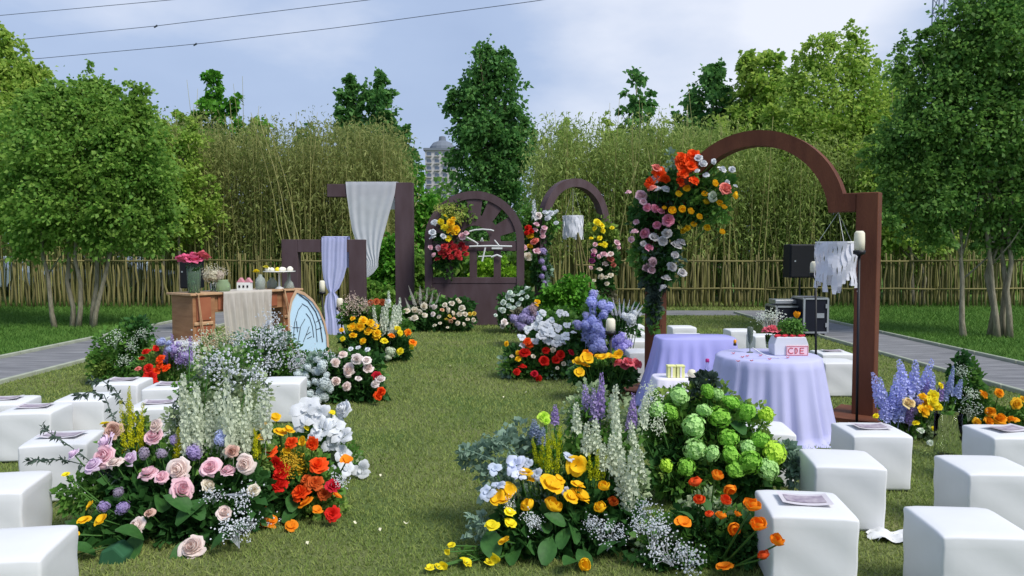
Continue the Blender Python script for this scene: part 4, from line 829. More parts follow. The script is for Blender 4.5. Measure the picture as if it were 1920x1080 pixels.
def ball(nf, pr, seed, core=0.72, n=4):
    rd = random.Random(seed); m = MB()
    for i in range(nf):
        z = 1 - 2 * (i + 0.5) / nf; r_ = math.sqrt(1 - z * z); a_ = i * 2.39996; d = Vector((r_ * math.cos(a_), r_ * math.sin(a_), z)); k = rd.uniform(0.66, 1.18)
        c_ = d * k * 0.9; s_ = d.orthogonal().normalized(); s_.rotate(Quaternion(d, rd.uniform(0, 6.28))); t_ = d.cross(s_); pp = pr * rd.uniform(0.65, 1.35)
        for q in range(n):
            b_ = 6.2832 * q / n; e_ = s_ * math.cos(b_) + t_ * math.sin(b_); f_ = s_ * math.cos(b_ + 0.6) + t_ * math.sin(b_ + 0.6); g_ = s_ * math.cos(b_ - 0.6) + t_ * math.sin(b_ - 0.6)
            m.add([c_ - d * 0.03, c_ + f_ * pp * 0.7 + d * 0.04, c_ + e_ * pp + d * 0.02, c_ + g_ * pp * 0.7 + d * 0.04], [(0, 1, 2, 3)])
    m.lathe([(0.02, -core), (core * 0.7, -core * 0.7), (core, 0), (core * 0.7, core * 0.7), (0.02, core)], 8)
    return m
def spike(nf, fr, seed, taper=0.3, n=5, loose=1.0, jit=0.0):
    rd = random.Random(seed); m = MB(); m.tube([(0, 0, -0.3), (0.0, 0.0, 0.5), (0, 0, 1.0)], [0.05, 0.04, 0.02], 5)
    for i in range(nf):
        h = (i + rd.random()) / nf; rr = (1 - (1 - taper) * h ** 1.5) * loose * (1 - jit * rd.random() + jit * 0.35); a_ = i * 2.39996; d = Vector((math.cos(a_), math.sin(a_), 0.35)).normalized()
        c_ = Vector((0, 0, h)) + Vector((d.x * rr * 0.7, d.y * rr * 0.7, 0.02)); ax = Vector((d.x, d.y, 0.0)); sz = fr * rr * rd.uniform(0.75, 1.2); s_ = Vector((-d.y, d.x, 0)); t_ = Vector((0, 0, 1))
        for q in range(n):
            b_ = 6.2832 * q / n + rd.random(); e_ = s_ * math.cos(b_) + t_ * math.sin(b_) * ZS; f_ = s_ * math.cos(b_ + 0.55) + t_ * math.sin(b_ + 0.55) * ZS; g_ = s_ * math.cos(b_ - 0.55) + t_ * math.sin(b_ - 0.55) * ZS
            m.add([c_ - ax * sz * 0.35, c_ + f_ * sz * 0.7, c_ + e_ * sz + ax * sz * 0.3, c_ + g_ * sz * 0.7], [(0, 1, 2, 3)])
    return m
ZS = 0.16      # spikes are stored one unit tall and one unit in radius
def gyp(seed, nd=95, dot=0.05):
    rd = random.Random(seed); m = MB(); br = []
    for k in range(11):
        d = Vector((rd.gauss(0, 0.5), rd.gauss(0, 0.5), rd.uniform(0.3, 1))).normalized() * rd.uniform(0.5, 0.8); br.append(d); m.tube([(0, 0, -0.9), d * 0.4 + Vector((0, 0, -0.2)), d], [0.014, 0.01, 0.007], 3, cap=False)
    for k in range(nd):
        b_ = rd.choice(br); c_ = b_ + Vector((rd.gauss(0, 0.2), rd.gauss(0, 0.2), rd.gauss(0.05, 0.2))); r_ = dot * rd.uniform(0.6, 1.4)
        m.add([c_ + Vector((r_, 0, 0)), c_ + Vector((0, r_, 0)), c_ + Vector((-r_, 0, 0)), c_ + Vector((0, -r_, 0)), c_ + Vector((0, 0, r_)), c_ - Vector((0, 0, r_ * 0.7))], [(0, 1, 4), (1, 2, 4), (2, 3, 4), (3, 0, 4), (1, 0, 5), (2, 1, 5), (3, 2, 5), (0, 3, 5)])
    return m
PROTO = {
    'rose': [petals([(3, .04, .26, .2, .05, .82, 0, 2.6, 0), (4, .06, .42, .38, 0, .78, .1, 2.2, 0), (5, .08, .62, .62, -.05, .66, .35, 1.8, 0), (5, .1, .8, .9, -.1, .5, .8, 1.7, .1), (6, .1, .9, 1.06, -.15, .3, 1.1, 1.5, .15)], s_) for s_ in (1, 2, 3, 31, 32)],
    'poppy': [petals([(3, .03, .5, .7, 0, .62, .3, 2.5, 0), (4, .03, .65, 1.02, -.05, .42, .6, 2.3, 0)], s_, 6, 5) for s_ in (4, 5, 6, 33)],
    'cup': [petals([(3, .05, .62, .42, 0, 1.1, 0, 2.5, .2), (4, .05, .85, .72, -.05, 1.0, .35, 2.1, .2)], s_) for s_ in (7, 8, 34)],
    'lily': [petals([(3, .03, .5, 1.1, 0, .5, .9, 1.6, .55), (3, .03, .5, 1.0, -.08, .42, .9, 1.9, .4), (3, .02, .25, .35, .1, .55, .1, 1.9, .3)], s_, 4, 5) for s_ in (9, 10)],
    'carnation': [petals([(5, .03, .2, .3, 0, .75, .1, 1.5, 0), (6, .04, .35, .55, 0, .65, .3, 1.3, 0), (8, .05, .5, .8, -.05, .5, .5, 1.1, 0), (9, .05, .6, 1.0, -.1, .25, .6, 1.0, 0)], s_, 4, 3) for s_ in (11, 12)],
    'hydrangea': [ball(75, .3, s_) for s_ in (13, 14)],
    'snowball': [ball(120, .25, s_, 0.62, 5) for s_ in (15, 16, 35)],
    'larkspur': [spike(52, .6, s_, 0.3, 5, 1.0, 0.3) for s_ in (17, 18)],
    'stock': [spike(38, .72, s_, 0.45, 5, 1.0, 0.4) for s_ in (19, 20)],
    'goldenrod': [spike(110, .36, s_, 0.45, 4, 1.0, 0.95) for s_ in (21, 22, 26)],
    'plume': [spike(90, .5, s_, 0.1, 3, 0.9) for s_ in (23,)],
    'baby_breath': [gyp(s_) for s_ in (24, 25)],
}
PC = {}
NAMES = dict(rose='rose', poppy='poppy', cup='tulip', lily='orchid', carnation='carnation', hydrangea='hydrangea', snowball='snowball_flower', larkspur='larkspur_spike', stock='stock_spike', goldenrod='goldenrod_spray', plume='plume', baby_breath='baby_breath_spray')
def bloom_mesh(kd, col, v):
    key = (kd, col, v)
    if key not in PC: PC[key] = PROTO[kd][v].mesh(NAMES[kd], petal_mat(col), smooth=kd in ('rose', 'poppy', 'cup', 'lily', 'carnation'), recalc=False)
    return PC[key]
FOL = dict(dark=leaf_mat('fdark', '#244c22', '#4c7c3c', 0.3, 6), mid=leaf_mat('fmid', '#3a6c2a', '#7ba84c', 0.35, 6), grey=leaf_mat('fgrey', '#64826a', '#9fb8a4', 0.3, 6), light=leaf_mat('flight', '#557d2e', '#a2b85c', 0.35, 6),
           pale=leaf_mat('fpale', '#7e9a68', '#c3cfa6', 0.35, 6), black=leaf_mat('fblack', '#2a3a30', '#5d7062', 0.2, 6), dusk=leaf_mat('fdusk', '#5a5a48', '#8d8a70', 0.3, 6), white=leaf_mat('fwhite', '#a9b8a0', '#e6eadc', 0.35, 8))
stemm = mat('flower_stem', '#3d6429', 0.6, 0.25, 9)
leafbig = MB().grid(lambda u, v: ((u - 0.5) * 0.62 * math.sin(math.pi * min(1, v * 0.93 + 0.06)) ** 0.8, v, 0.10 * abs(u - 0.5) * 2 * math.sin(3.14 * v) - 0.25 * v * v), 4, 6).mesh('leaf', FOL['dark'], smooth=True, recalc=False)
FSEED = [100]
def bouquet(name, label, Y0, k, flowers=(), spikes=(), fol=(), big=(), tilt=(0, 0), base=None, group=None, twigs=(), root_z=0.03, push=0.95):
    FSEED[0] += 1; rd = random.Random(FSEED[0]); rs = np.random.RandomState(FSEED[0])
    def pos(px, py): return slope(px, py, Y0 + (px - tilt[0]) * tilt[1], k)
    allp = [q for f_ in flowers for q in f_[2]] + [(q[0], q[2], 0) for s_ in spikes for q in s_[2]]
    cx = sum(q[0] for q in allp) / max(1, len(allp)) if allp else fol[0][3][0][0]
    if base is None: bp = pos(cx, 800); base = Vector((at(cx, 800, Y0 + 0.25).x, Y0 + 0.3, 0))
    t = thing(name, label, 'flowers', base, group); SA, SB = [], []; hr = 0.3
    for (kd, col, L_) in flowers:
        for (px, py, sz, *yo) in L_:
            p = at(px, py, yo[0]) if yo else pos(px, py); dj = (rd.uniform(-0.07, 0.0) - 0.05) * (Y0 / 5) ** 0.7; r_ = ray(px, py); p = p + r_ * dj
            if p.z < 0.03: p.z = 0.03
            dist = p.y; R_ = sz / 2 / F * dist * {'rose': 0.98, 'poppy': 1.0, 'lily': 1.08, 'cup': 1.15, 'carnation': 1.08, 'hydrangea': 0.95, 'snowball': 0.98}.get(kd, 1.0)
            o = obj(NAMES[kd], bloom_mesh(kd, col, rd.randrange(len(PROTO[kd]))), t, p)
            ax = Vector((rd.gauss(0, 0.3) + 0.5 * (px - cx) / 200, -0.8 + rd.gauss(0, 0.35), 0.7 + rd.gauss(0, 0.4))).normalized()
            if k and kd in ('cup', 'poppy') and rd.random() < (0.85 if kd == 'cup' else 0.6): ax = Vector((rd.gauss(0, 0.35), rd.uniform(-0.5, 0.05), 1)).normalized()
            o.rotation_euler = (ax.to_track_quat('Z', 'Y') @ Quaternion((0, 0, 1), rd.uniform(0, 6.28))).to_euler(); sv = R_ * rd.uniform(0.9, 1.1); q_ = 0.25 if kd in ('hydrangea', 'snowball') else 0.1; o.scale = (sv * rd.uniform(1 - q_, 1 + q_), sv, sv * rd.uniform(1 - q_, 1 + q_))
            if kd == 'baby_breath': kind(o, 'stuff')
            SA.append(p); SB.append(Vector(base).lerp(Vector((p.x, p.y + 0.1, max(root_z, p.z - 0.5))), 0.45) if k else Vector((p.x * 0.8 + base[0] * 0.2, p.y + 0.15, p.z - 0.12)))
    for (kd, col, L_) in spikes:
        for (px, yt, yb_, wd, *ln) in L_:
            p = pos(px, yb_); p = p + ray(px, yb_) * rd.uniform(-0.03, 0.06); h = (yb_ - yt) / F * p.y; R_ = wd / 2 / F * p.y
            o = obj(NAMES[kd], bloom_mesh(kd, col, rd.randrange(len(PROTO[kd]))), t, p); lean = ln[0] if ln else rd.gauss(0, 0.06)
            o.rotation_euler = (rd.gauss(0.05, 0.06), lean, rd.uniform(-0.5, 0.5)); o.scale = (R_ * 1.05, R_ * 1.05, h)
            SA.append(p); SB.append(Vector((p.x + (base[0] - p.x) * 0.3, p.y + 0.05, root_z)) if k else Vector((p.x, p.y + 0.1, p.z - 0.15)))
    if SA: V, Fc = tubes_np([tuple(q) for q in SA], [tuple(q) for q in SB], 0.0045, 0.006, 4); kind(obj('stems', mesh_np('stems', V, Fc, stemm), t), 'stuff')
    for (mk, size, n, bl, *rest) in fol:
        asp = rest[0] if rest else 0.38; parts = []; tot = sum(b_[2] * b_[3] for b_ in bl)
        for b_ in bl:
            p = pos(b_[0], b_[1]); dist = p.y; rx, rz = b_[2] / F * dist, b_[3] / F * dist; ry = min(rx, rz) * 0.9; p = p + ray(b_[0], b_[1]) * (ry * push)
            m = int(n * b_[2] * b_[3] / tot); u = unit(rs.normal(size=(m, 3))); rad = rs.rand(m, 1) ** 0.45
            ncl = max(4, m // 16); cu = unit(rs.normal(size=(ncl, 3))) * (0.35 + 0.65 * rs.rand(ncl, 1) ** 0.5); idx = rs.randint(0, ncl, m)
            P = np.array(p) + (cu[idx] * 0.82 + u * rad * 0.34) * np.array([rx, ry, rz]); ok = P[:, 2] > 0.012; P = P[ok]; D = (u * 0.8 + cu[idx] * 0.6)[ok] + rs.normal(size=(len(P), 3)) * 0.3; D[:, 2] += 0.25; D[:, 1] -= 0.15
            parts.append(leaves(P, D, size * (0.55 + 0.8 * rs.rand(len(P))), asp, 0.12, rs))
        V, Fc = joinq(parts); kind(obj('foliage', mesh_np('foliage', V, Fc, FOL[mk]), t), 'stuff')
    for (px, py, sz, an) in big:
        p = pos(px, py); o = obj('leaf', leafbig, t, p - ray(px, py) * 0.06); s_ = sz / F * p.y; o.scale = (s_, s_, s_); o.rotation_euler = (rd.uniform(0.4, 0.9), rd.gauss(0, 0.3), an)
    for (P, lsz, mk, n) in twigs:
        pts = [pos(*q) for q in P]; m = MB(); m.tube(pts, [0.003] * (len(pts) - 1) + [0.0015], 5); V = np.array([tuple(q) for q in pts]); tt = rs.rand(n) * (len(pts) - 1.001); i0 = tt.astype(int); f_ = (tt - i0)[:, None]
        Q = V[i0] * (1 - f_) + V[i0 + 1] * f_; dr = unit(V[i0 + 1] - V[i0]); D = dr * 0.5 + rs.normal(size=(n, 3)) * 0.6; D[:, 2] -= 0.25
        LV, LF = leaves(Q, D, 0.85 * lsz * (0.6 + 0.6 * rs.rand(n)), 0.2, 0.1, rs); m.add(LV, LF); m.build('leafy_twig', FOL[mk], t, recalc=False)
    return t
PINK, BLUSH, PALE, LILAC, CREAM, WHITE = '#f4cdd6', '#f5e2db', '#f2e8e4', '#e2cde2', '#ece4d2', '#e3e6ea'
PURP, BLUEL, DUSK, YEL, LEM, ORG, RED, ORED, CRIM = '#b09fce', '#b9c2e6', '#a79caf', '#f7c522', '#f2e02c', '#f7921e', '#dc2a20', '#f0581e', '#cc2438'
CORAL, PEACH, TAN, GREENW, PVIO, DELF, PINKD, LIMEG, GRN, PGRN, SAGE = '#e88d80', '#f2c5a2', '#dcb9aa', '#d3ddcc', '#a28cc2', '#bcc1f2', '#e294ae', '#c2e650', '#98d052', '#b8e090', '#d0d8c0'

# --- bank of pink roses on the left
bouquet('rose_bank', 'big bank of pale pink roses and tall white stock beside the left stools', 4.0, 0.75, flowers=[
    ('rose', PINK, [(196, 856, 38), (289, 819, 36), (279, 889, 36), (304, 895, 26), (340, 919, 42), (395, 876, 34), (428, 884, 34)]),
    ('rose', LILAC, [(202, 829, 36), (175, 872, 30), (139, 852, 26), (245, 860, 24)]), ('rose', BLUSH, [(216, 868, 28), (293, 799, 28), (336, 880, 42), (460, 870, 38), (420, 962, 32), (257, 986, 28), (361, 1027, 44)]),
    ('rose', TAN, [(212, 807, 32), (436, 846, 26), (281, 962, 18)]), ('rose', CREAM, [(389, 911, 28), (475, 919, 26)]),
    ('hydrangea', PURP, [(328, 825, 26), (363, 848, 28), (194, 950, 26), (230, 952, 28)]), ('hydrangea', BLUEL, [(416, 821, 28)]), ('hydrangea', DUSK, [(222, 923, 22), (303, 850, 24), (270, 850, 22)]),
    ('poppy', YEL, [(159, 976, 24), (192, 974, 24), (139, 1003, 22), (116, 1001, 16), (170, 947, 18), (488, 823, 18)]), ('poppy', LEM, [(124, 1056, 26), (124, 890, 14), (196, 795, 16)]),
    ('baby_breath', WHITE, [(448, 930, 80), (440, 1000, 90), (470, 985, 60), (400, 935, 50), (425, 700, 90), (470, 700, 80), (390, 690, 70), (355, 650, 60)])],
    spikes=[('stock', SAGE, [(345 + 17 * i, 700 + (i * 37) % 60, 800 + (i * 23) % 60, 22 + (i * 5) % 8) for i in range(10)] + [(350 + 22 * i, 770 + (i * 31) % 30, 850, 22) for i in range(6)]), ('goldenrod', '#c2c21e', [(240, 722, 785, 13, 0.12), (250, 735, 800, 14, -0.1), (233, 750, 815, 13, -0.15), (258, 755, 830, 15, 0.15), (246, 775, 840, 16, 0.02), (236, 795, 850, 14, -0.1), (262, 790, 850, 14, 0.2), (330, 805, 860, 13, 0.1), (340, 800, 850, 12, -0.1), (478, 805, 860, 13, 0.1), (486, 800, 850, 12, -0.1), (350, 740, 800, 12)])],
    fol=[('dark', 0.075, 5200, [(300, 985, 130, 75), (210, 1010, 90, 55), (390, 990, 90, 75), (330, 930, 110, 60), (160, 1040, 50, 35), (450, 930, 70, 60), (260, 900, 70, 55)]),
         ('mid', 0.045, 2600, [(160, 930, 50, 50), (240, 850, 60, 60), (420, 860, 90, 60), (300, 870, 60, 50), (130, 1030, 30, 40)]), ('pale', 0.035, 3800, [(400, 780, 85, 85), (445, 740, 70, 70), (360, 800, 50, 70), (420, 690, 60, 40)]), ('light', 0.04, 700, [(255, 820, 35, 55), (470, 850, 40, 40)]), ('mid', 0.03, 1500, [(440, 680, 60, 40), (380, 740, 50, 50)])],
    big=[(300, 960, 60, 0.5), (330, 985, 70, -0.8), (270, 1010, 60, 2.2), (360, 960, 60, 1.4), (220, 1020, 55, 2.8), (395, 1030, 50, -1.2), (180, 1040, 55, 2.0), (250, 1050, 60, 0.2), (320, 1050, 60, -0.6), (150, 1060, 50, 1.2), (420, 1010, 50, -1.6), (380, 975, 55, 0.9)],
    twigs=[([(225, 900), (170, 875), (120, 862), (80, 862), (45, 865)], 0.05, 'black', 70), ([(200, 890), (150, 850), (115, 825), (90, 810), (78, 800)], 0.05, 'black', 60), ([(250, 860), (215, 790), (195, 740), (165, 735), (140, 745)], 0.055, 'black', 80), ([(300, 840), (235, 760), (215, 730), (190, 712), (165, 715)], 0.05, 'black', 70), ([(330, 800), (325, 760), (350, 720), (385, 690), (410, 670)], 0.045, 'black', 80), ([(400, 780), (440, 720), (480, 700), (500, 720)], 0.045, 'black', 60), ([(180, 940), (150, 920), (125, 922), (105, 926)], 0.03, 'mid', 50), ([(200, 970), (160, 930), (135, 905)], 0.03, 'mid', 50)])
gb = slope(212, 1048, 3.9, 0.55); tag(MB().prism([(-0.07, -0.075), (0.065, -0.09), (0.085, 0.03), (0.03, 0.085), (-0.04, 0.06)], lambda a_, b_, q: gb + Vector((a_, q, max(b_, -0.06))), -0.05, 0.07).build('floral_foam', mat('foam_green', '#2c5a3c', 0.85, 0.1, 15), bevel=0.012), 'dark green block of floral foam under the pink roses', 'foam block')
# --- orange and red flowers beside it
bouquet('poppy_bank', 'bank of scarlet, orange and yellow flowers at the grass edge next to the pink roses', 4.45, 0.6, flowers=[
    ('poppy', YEL, [(517, 783, 20), (525, 811, 24), (541, 808, 24), (496, 801, 22), (490, 823, 18), (568, 827, 20), (539, 844, 18)]), ('carnation', ORED, [(503, 846, 32), (596, 874, 34), (564, 925, 36), (586, 833, 24), (547, 831, 22)]),
    ('carnation', RED, [(519, 868, 24), (529, 889, 36), (523, 911, 34), (622, 963, 26)]), ('carnation', CRIM, [(625, 911, 26)]), ('poppy', ORG, [(574, 944, 28), (594, 956, 20), (631, 931, 18), (651, 862, 20), (490, 966, 38), (500, 986, 38), (547, 994, 24)]), ('carnation', '#d9662c', [(592, 907, 32), (607, 925, 24), (575, 900, 22)]),
    ('baby_breath', '#e8c23c', [(550, 860, 60), (545, 885, 50)]), ('baby_breath', WHITE, [(500, 1005, 60), (470, 1010, 60), (640, 900, 40)])],
    spikes=[('goldenrod', '#d8b02a', [(551, 835, 885, 26), (565, 850, 890, 22), (535, 850, 895, 24)])],
    fol=[('mid', 0.055, 2200, [(530, 900, 55, 60), (580, 900, 55, 55), (500, 850, 40, 50), (560, 970, 60, 30), (610, 930, 35, 40)]), ('light', 0.04, 900, [(550, 870, 60, 50), (600, 950, 50, 30)]), ('dark', 0.06, 1500, [(510, 960, 60, 50), (560, 930, 55, 45)])], big=[(530, 980, 50, -0.6), (545, 960, 45, 0.4), (500, 940, 45, 1.0)])
bouquet('orchid_cluster', 'cluster of large white orchids at the grass edge below the hydrangeas', 5.35, 0.5, flowers=[
    ('lily', WHITE, [(576, 774, 52), (604, 803, 46), (625, 799, 38), (645, 819, 34), (564, 793, 34), (641, 850, 30), (678, 880, 30), (621, 885, 26), (649, 880, 32), (600, 775, 34), (622, 830, 34)]), ('rose', WHITE, [(645, 768, 36), (590, 820, 26)]), ('poppy', LEM, [(621, 774, 15), (574, 803, 13)])],
    fol=[('mid', 0.05, 900, [(600, 830, 50, 45), (640, 860, 40, 40)]), ('pale', 0.04, 500, [(630, 870, 50, 30)])])
bouquet('hydrangea_bush', 'pale blue-white hydrangeas clustered beside the bare stool', 7.9, 0.4, flowers=[('hydrangea', '#d5dedd', [(595, 675, 18), (604, 686, 22), (577, 689, 18), (594, 697, 20), (573, 705, 20), (590, 715, 18), (575, 720, 20), (609, 720, 28), (619, 729, 20), (568, 739, 20), (607, 744, 20), (591, 750, 26), (558, 702, 18), (600, 735, 20), (580, 738, 18), (612, 703, 16)])],
    fol=[('dark', 0.07, 1100, [(590, 725, 36, 40), (610, 700, 25, 35)]), ('grey', 0.06, 500, [(590, 700, 35, 45)])])
bouquet('blush_rose_bush', 'round bush of blush roses with a few red roses at the aisle edge', 7.95, 0.35, flowers=[('rose', BLUSH, [(643, 665, 17), (629, 680, 17), (654, 694, 23), (690, 690, 20), (630, 715, 18), (650, 725, 19)]), ('rose', PALE, [(669, 673, 21), (687, 676, 17), (713, 711, 17), (704, 720, 16), (672, 710, 12)]), ('rose', CRIM, [(706, 705, 17)]), ('rose', ORED, [(715, 734, 16), (708, 743, 17)]), ('carnation', WHITE, [(658, 654, 9), (672, 652, 9), (689, 655, 9)])],
    fol=[('dark', 0.075, 2600, [(665, 715, 48, 48), (690, 735, 35, 30), (640, 740, 35, 25), (680, 680, 35, 30)]), ('mid', 0.06, 700, [(670, 700, 50, 50)])])
bouquet('white_filler_bank', 'airy bank of white filler flowers and green sprays in front of the wooden table', 8.9, 0.3, flowers=[('baby_breath', WHITE, [(500, 610, 60), (520, 640, 70), (470, 660, 70), (555, 672, 56), (530, 640, 46), (590, 672, 44), (440, 650, 60), (510, 680, 60), (560, 690, 50), (612, 672, 36), (600, 685, 40), (490, 640, 60), (570, 690, 40)]), ('baby_breath', '#cfc9a8', [(400, 640, 70), (430, 640, 60), (415, 665, 60), (390, 660, 60)]), ('rose', WHITE, [(503, 605, 10), (510, 615, 9), (355, 688, 26), (612, 668, 13), (380, 700, 14), (400, 690, 12)])],
    fol=[('mid', 0.06, 3400, [(480, 680, 100, 45), (560, 690, 70, 32), (430, 660, 60, 40), (602, 682, 36, 26), (510, 645, 50, 36)]), ('dark', 0.07, 1300, [(520, 700, 90, 35), (600, 690, 40, 40)]), ('grey', 0.05, 1100, [(515, 645, 45, 35), (470, 640, 50, 35), (595, 675, 36, 22)]), ('pale', 0.035, 1200, [(405, 650, 45, 35), (470, 690, 80, 35)])])
bouquet('scarlet_bank', 'scarlet flowers with violet larkspur beside a stool left of the wooden table', 8.35, 0.4, flowers=[('carnation', RED, [(274, 660, 16), (292, 654, 13), (279, 690, 18), (282, 710, 26), (267, 672, 12), (288, 722, 16)]), ('carnation', ORED, [(301, 674, 16), (311, 691, 16), (292, 695, 14), (300, 685, 12)]), ('carnation', CORAL, [(259, 692, 11)]), ('hydrangea', PURP, [(327, 655, 20), (349, 668, 16), (335, 645, 14)]), ('hydrangea', BLUEL, [(302, 641, 15), (316, 643, 12), (318, 655, 14)])],
    spikes=[('larkspur', PVIO, [(324, 625, 675, 14, 0), (357, 630, 677, 12, 0), (310, 645, 680, 12), (340, 650, 682, 14)]), ('larkspur', PURP, [(333, 640, 680, 13), (350, 650, 684, 13)])],
    fol=[('mid', 0.05, 1500, [(290, 690, 40, 40), (330, 690, 40, 30), (300, 720, 45, 25)]), ('light', 0.04, 600, [(295, 680, 35, 30)]), ('dusk', 0.04, 500, [(325, 670, 35, 28)])])
bouquet('leafy_bank', 'loose green leafy bank with tiny white flowers beside the left footpath', 8.9, 0.35, flowers=[('baby_breath', GREENW, [(250, 650, 40), (215, 640, 40), (240, 680, 40), (270, 630, 30)])], fol=[('mid', 0.06, 2600, [(215, 660, 50, 45), (250, 640, 40, 40), (195, 690, 35, 35), (240, 690, 40, 35)]), ('dark', 0.065, 1200, [(230, 670, 45, 40), (260, 620, 35, 25)]), ('light', 0.05, 600, [(195, 685, 35, 30)])])
bouquet('yellow_bank', 'bank of yellow carnations with white stock spikes along the left of the aisle', 10.9, 0.4, flowers=[('carnation', YEL, [(662, 597, 9), (681, 602, 15), (694, 606, 15), (662, 613, 15), (675, 613, 17), (692, 621, 17), (662, 629, 14), (707, 624, 15), (706, 632, 14), (681, 640, 14), (640, 619, 9), (703, 612, 12)]), ('carnation', LEM, [(721, 639, 13), (746, 616, 11), (772, 651, 10), (751, 659, 12), (642, 636, 10), (750, 625, 10)]), ('carnation', ORG, [(734, 630, 12), (765, 624, 14), (774, 642, 13)]), ('hydrangea', SAGE, [(732, 659, 24), (728, 670, 14)]), ('carnation', '#c0673e', [(695, 567, 12), (706, 565, 12), (717, 568, 12)]), ('baby_breath', '#dcc9bb', [(660, 568, 40), (650, 580, 40), (675, 580, 40), (690, 575, 30)]), ('rose', WHITE, [(702, 612, 9), (728, 565, 8)])],
    spikes=[('stock', '#d8dfcd', [(705, 572, 622, 11), (715, 575, 628, 11), (724, 560, 625, 12), (733, 570, 630, 12), (742, 572, 622, 12), (749, 558, 605, 9), (730, 545, 575, 8), (738, 590, 632, 11)])],
    fol=[('dark', 0.09, 2600, [(690, 645, 50, 36), (745, 650, 32, 36), (720, 630, 40, 35), (700, 665, 50, 20)]), ('mid', 0.08, 1000, [(660, 590, 30, 25), (690, 590, 35, 25), (745, 610, 30, 30)]), ('dusk', 0.06, 500, [(670, 580, 30, 20)])])
bouquet('cream_rose_bank', 'bank of cream and peach roses with pale plumes at the foot of the arched gate', 15.0, 0.4, flowers=[('rose', CREAM, [(795, 574, 12), (777, 581, 11), (787, 585, 11), (762, 583, 14), (777, 596, 14), (796, 591, 10), (834, 572, 9), (847, 569, 11), (858, 562, 8), (862, 566, 7), (839, 581, 12), (850, 587, 9), (866, 578, 13), (862, 589, 10), (872, 589, 9), (877, 599, 9), (888, 600, 8), (870, 608, 8), (825, 606, 7), (823, 594, 7), (815, 610, 8), (858, 606, 9), (839, 614, 6), (768, 599, 8)]), ('rose', PALE, [(814, 575, 10), (812, 589, 10)]), ('rose', PEACH, [(829, 581, 8), (851, 597, 8), (845, 602, 8)]), ('rose', '#e8cf5a', [(843, 593, 8), (837, 599, 8), (881, 589, 8), (889, 588, 8)])],
    spikes=[('plume', '#cfcdc4', [(778, 533, 572, 8, -0.25), (789, 535, 572, 10, -0.05), (798, 540, 572, 8, 0.1), (806, 543, 575, 7, 0.2), (815, 545, 575, 6, 0.4), (768, 555, 580, 6, -0.4)])],
    fol=[('dark', 0.12, 2600, [(840, 602, 55, 24), (790, 605, 35, 24), (770, 600, 25, 25), (850, 580, 40, 22)]), ('mid', 0.11, 900, [(830, 590, 50, 30), (800, 570, 30, 25)]), ('dusk', 0.1, 400, [(800, 570, 30, 28)])])
# --- flowers tied to the gate and the second arch
bouquet('gate_garland', 'garland of yellow and red flowers tied to the left side of the arched gate', 16.28, 0, base=Vector((at(842, 450, 16.35).x, 16.35, 1.3)), flowers=[('rose', WHITE, [(815, 417, 13), (811, 436, 14), (811, 445, 11), (831, 443, 11)]), ('carnation', LEM, [(827, 416, 11), (834, 427, 12), (841, 447, 12), (835, 405, 8)]), ('carnation', YEL, [(846, 418, 15), (844, 433, 13), (855, 430, 15), (852, 437, 13), (850, 410, 9)]), ('rose', PINK, [(867, 443, 14), (874, 437, 11), (807, 464, 10), (813, 478, 11), (822, 465, 11)]), ('carnation', '#c23c3e', [(833, 462, 13), (852, 465, 15), (871, 467, 14), (840, 471, 13), (858, 476, 14), (828, 474, 12), (846, 482, 12), (874, 477, 11), (834, 480, 11), (862, 484, 10)]), ('carnation', '#8a1f2a', [(865, 458, 11), (845, 455, 11), (820, 486, 9)]), ('baby_breath', '#c9cf6a', [(830, 398, 36), (848, 400, 40), (862, 412, 36)])],
    fol=[('dark', 0.11, 1100, [(842, 455, 36, 40), (835, 485, 34, 18)]), ('light', 0.1, 600, [(845, 400, 34, 26), (870, 400, 22, 22)]), ('mid', 0.1, 500, [(840, 500, 28, 25), (865, 395, 30, 20)])], root_z=0.5)
bouquet('arch_garland', 'pink and white rose garland on the left leg of the plum-brown arch', 17.45, 0, base=Vector((at(1005, 450, 17.6).x, 17.55, 1.4)), flowers=[('rose', WHITE, [(1027, 409, 13), (1033, 400, 10), (1043, 418, 10), (1022, 398, 10)]), ('rose', PALE, [(1010, 404, 13)]), ('rose', PINK, [(1006, 421, 13), (1021, 427, 12), (1018, 434, 11), (1004, 431, 11), (982, 465, 14), (1007, 471, 15), (1018, 443, 11)]), ('rose', RED, [(990, 428, 13), (996, 433, 12), (988, 437, 10)]), ('carnation', YEL, [(993, 441, 13), (993, 462, 11)]), ('carnation', LIMEG, [(979, 449, 10)]), ('rose', CORAL, [(1003, 453, 15)]), ('rose', CREAM, [(990, 481, 14)]), ('hydrangea', PURP, [(1018, 471, 15), (1015, 490, 12), (1020, 503, 11), (1016, 518, 11), (1021, 530, 10)])],
    spikes=[('stock', WHITE, [(1002, 375, 412, 11, -0.05), (1032, 385, 402, 10, 1.1), (1022, 390, 404, 10, 0.9)])], fol=[('dark', 0.12, 1200, [(1003, 445, 30, 34), (1012, 500, 14, 36)]), ('mid', 0.11, 500, [(985, 408, 20, 18), (1030, 415, 25, 22)]), ('grey', 0.1, 300, [(1020, 515, 14, 34)])], root_z=0.5)
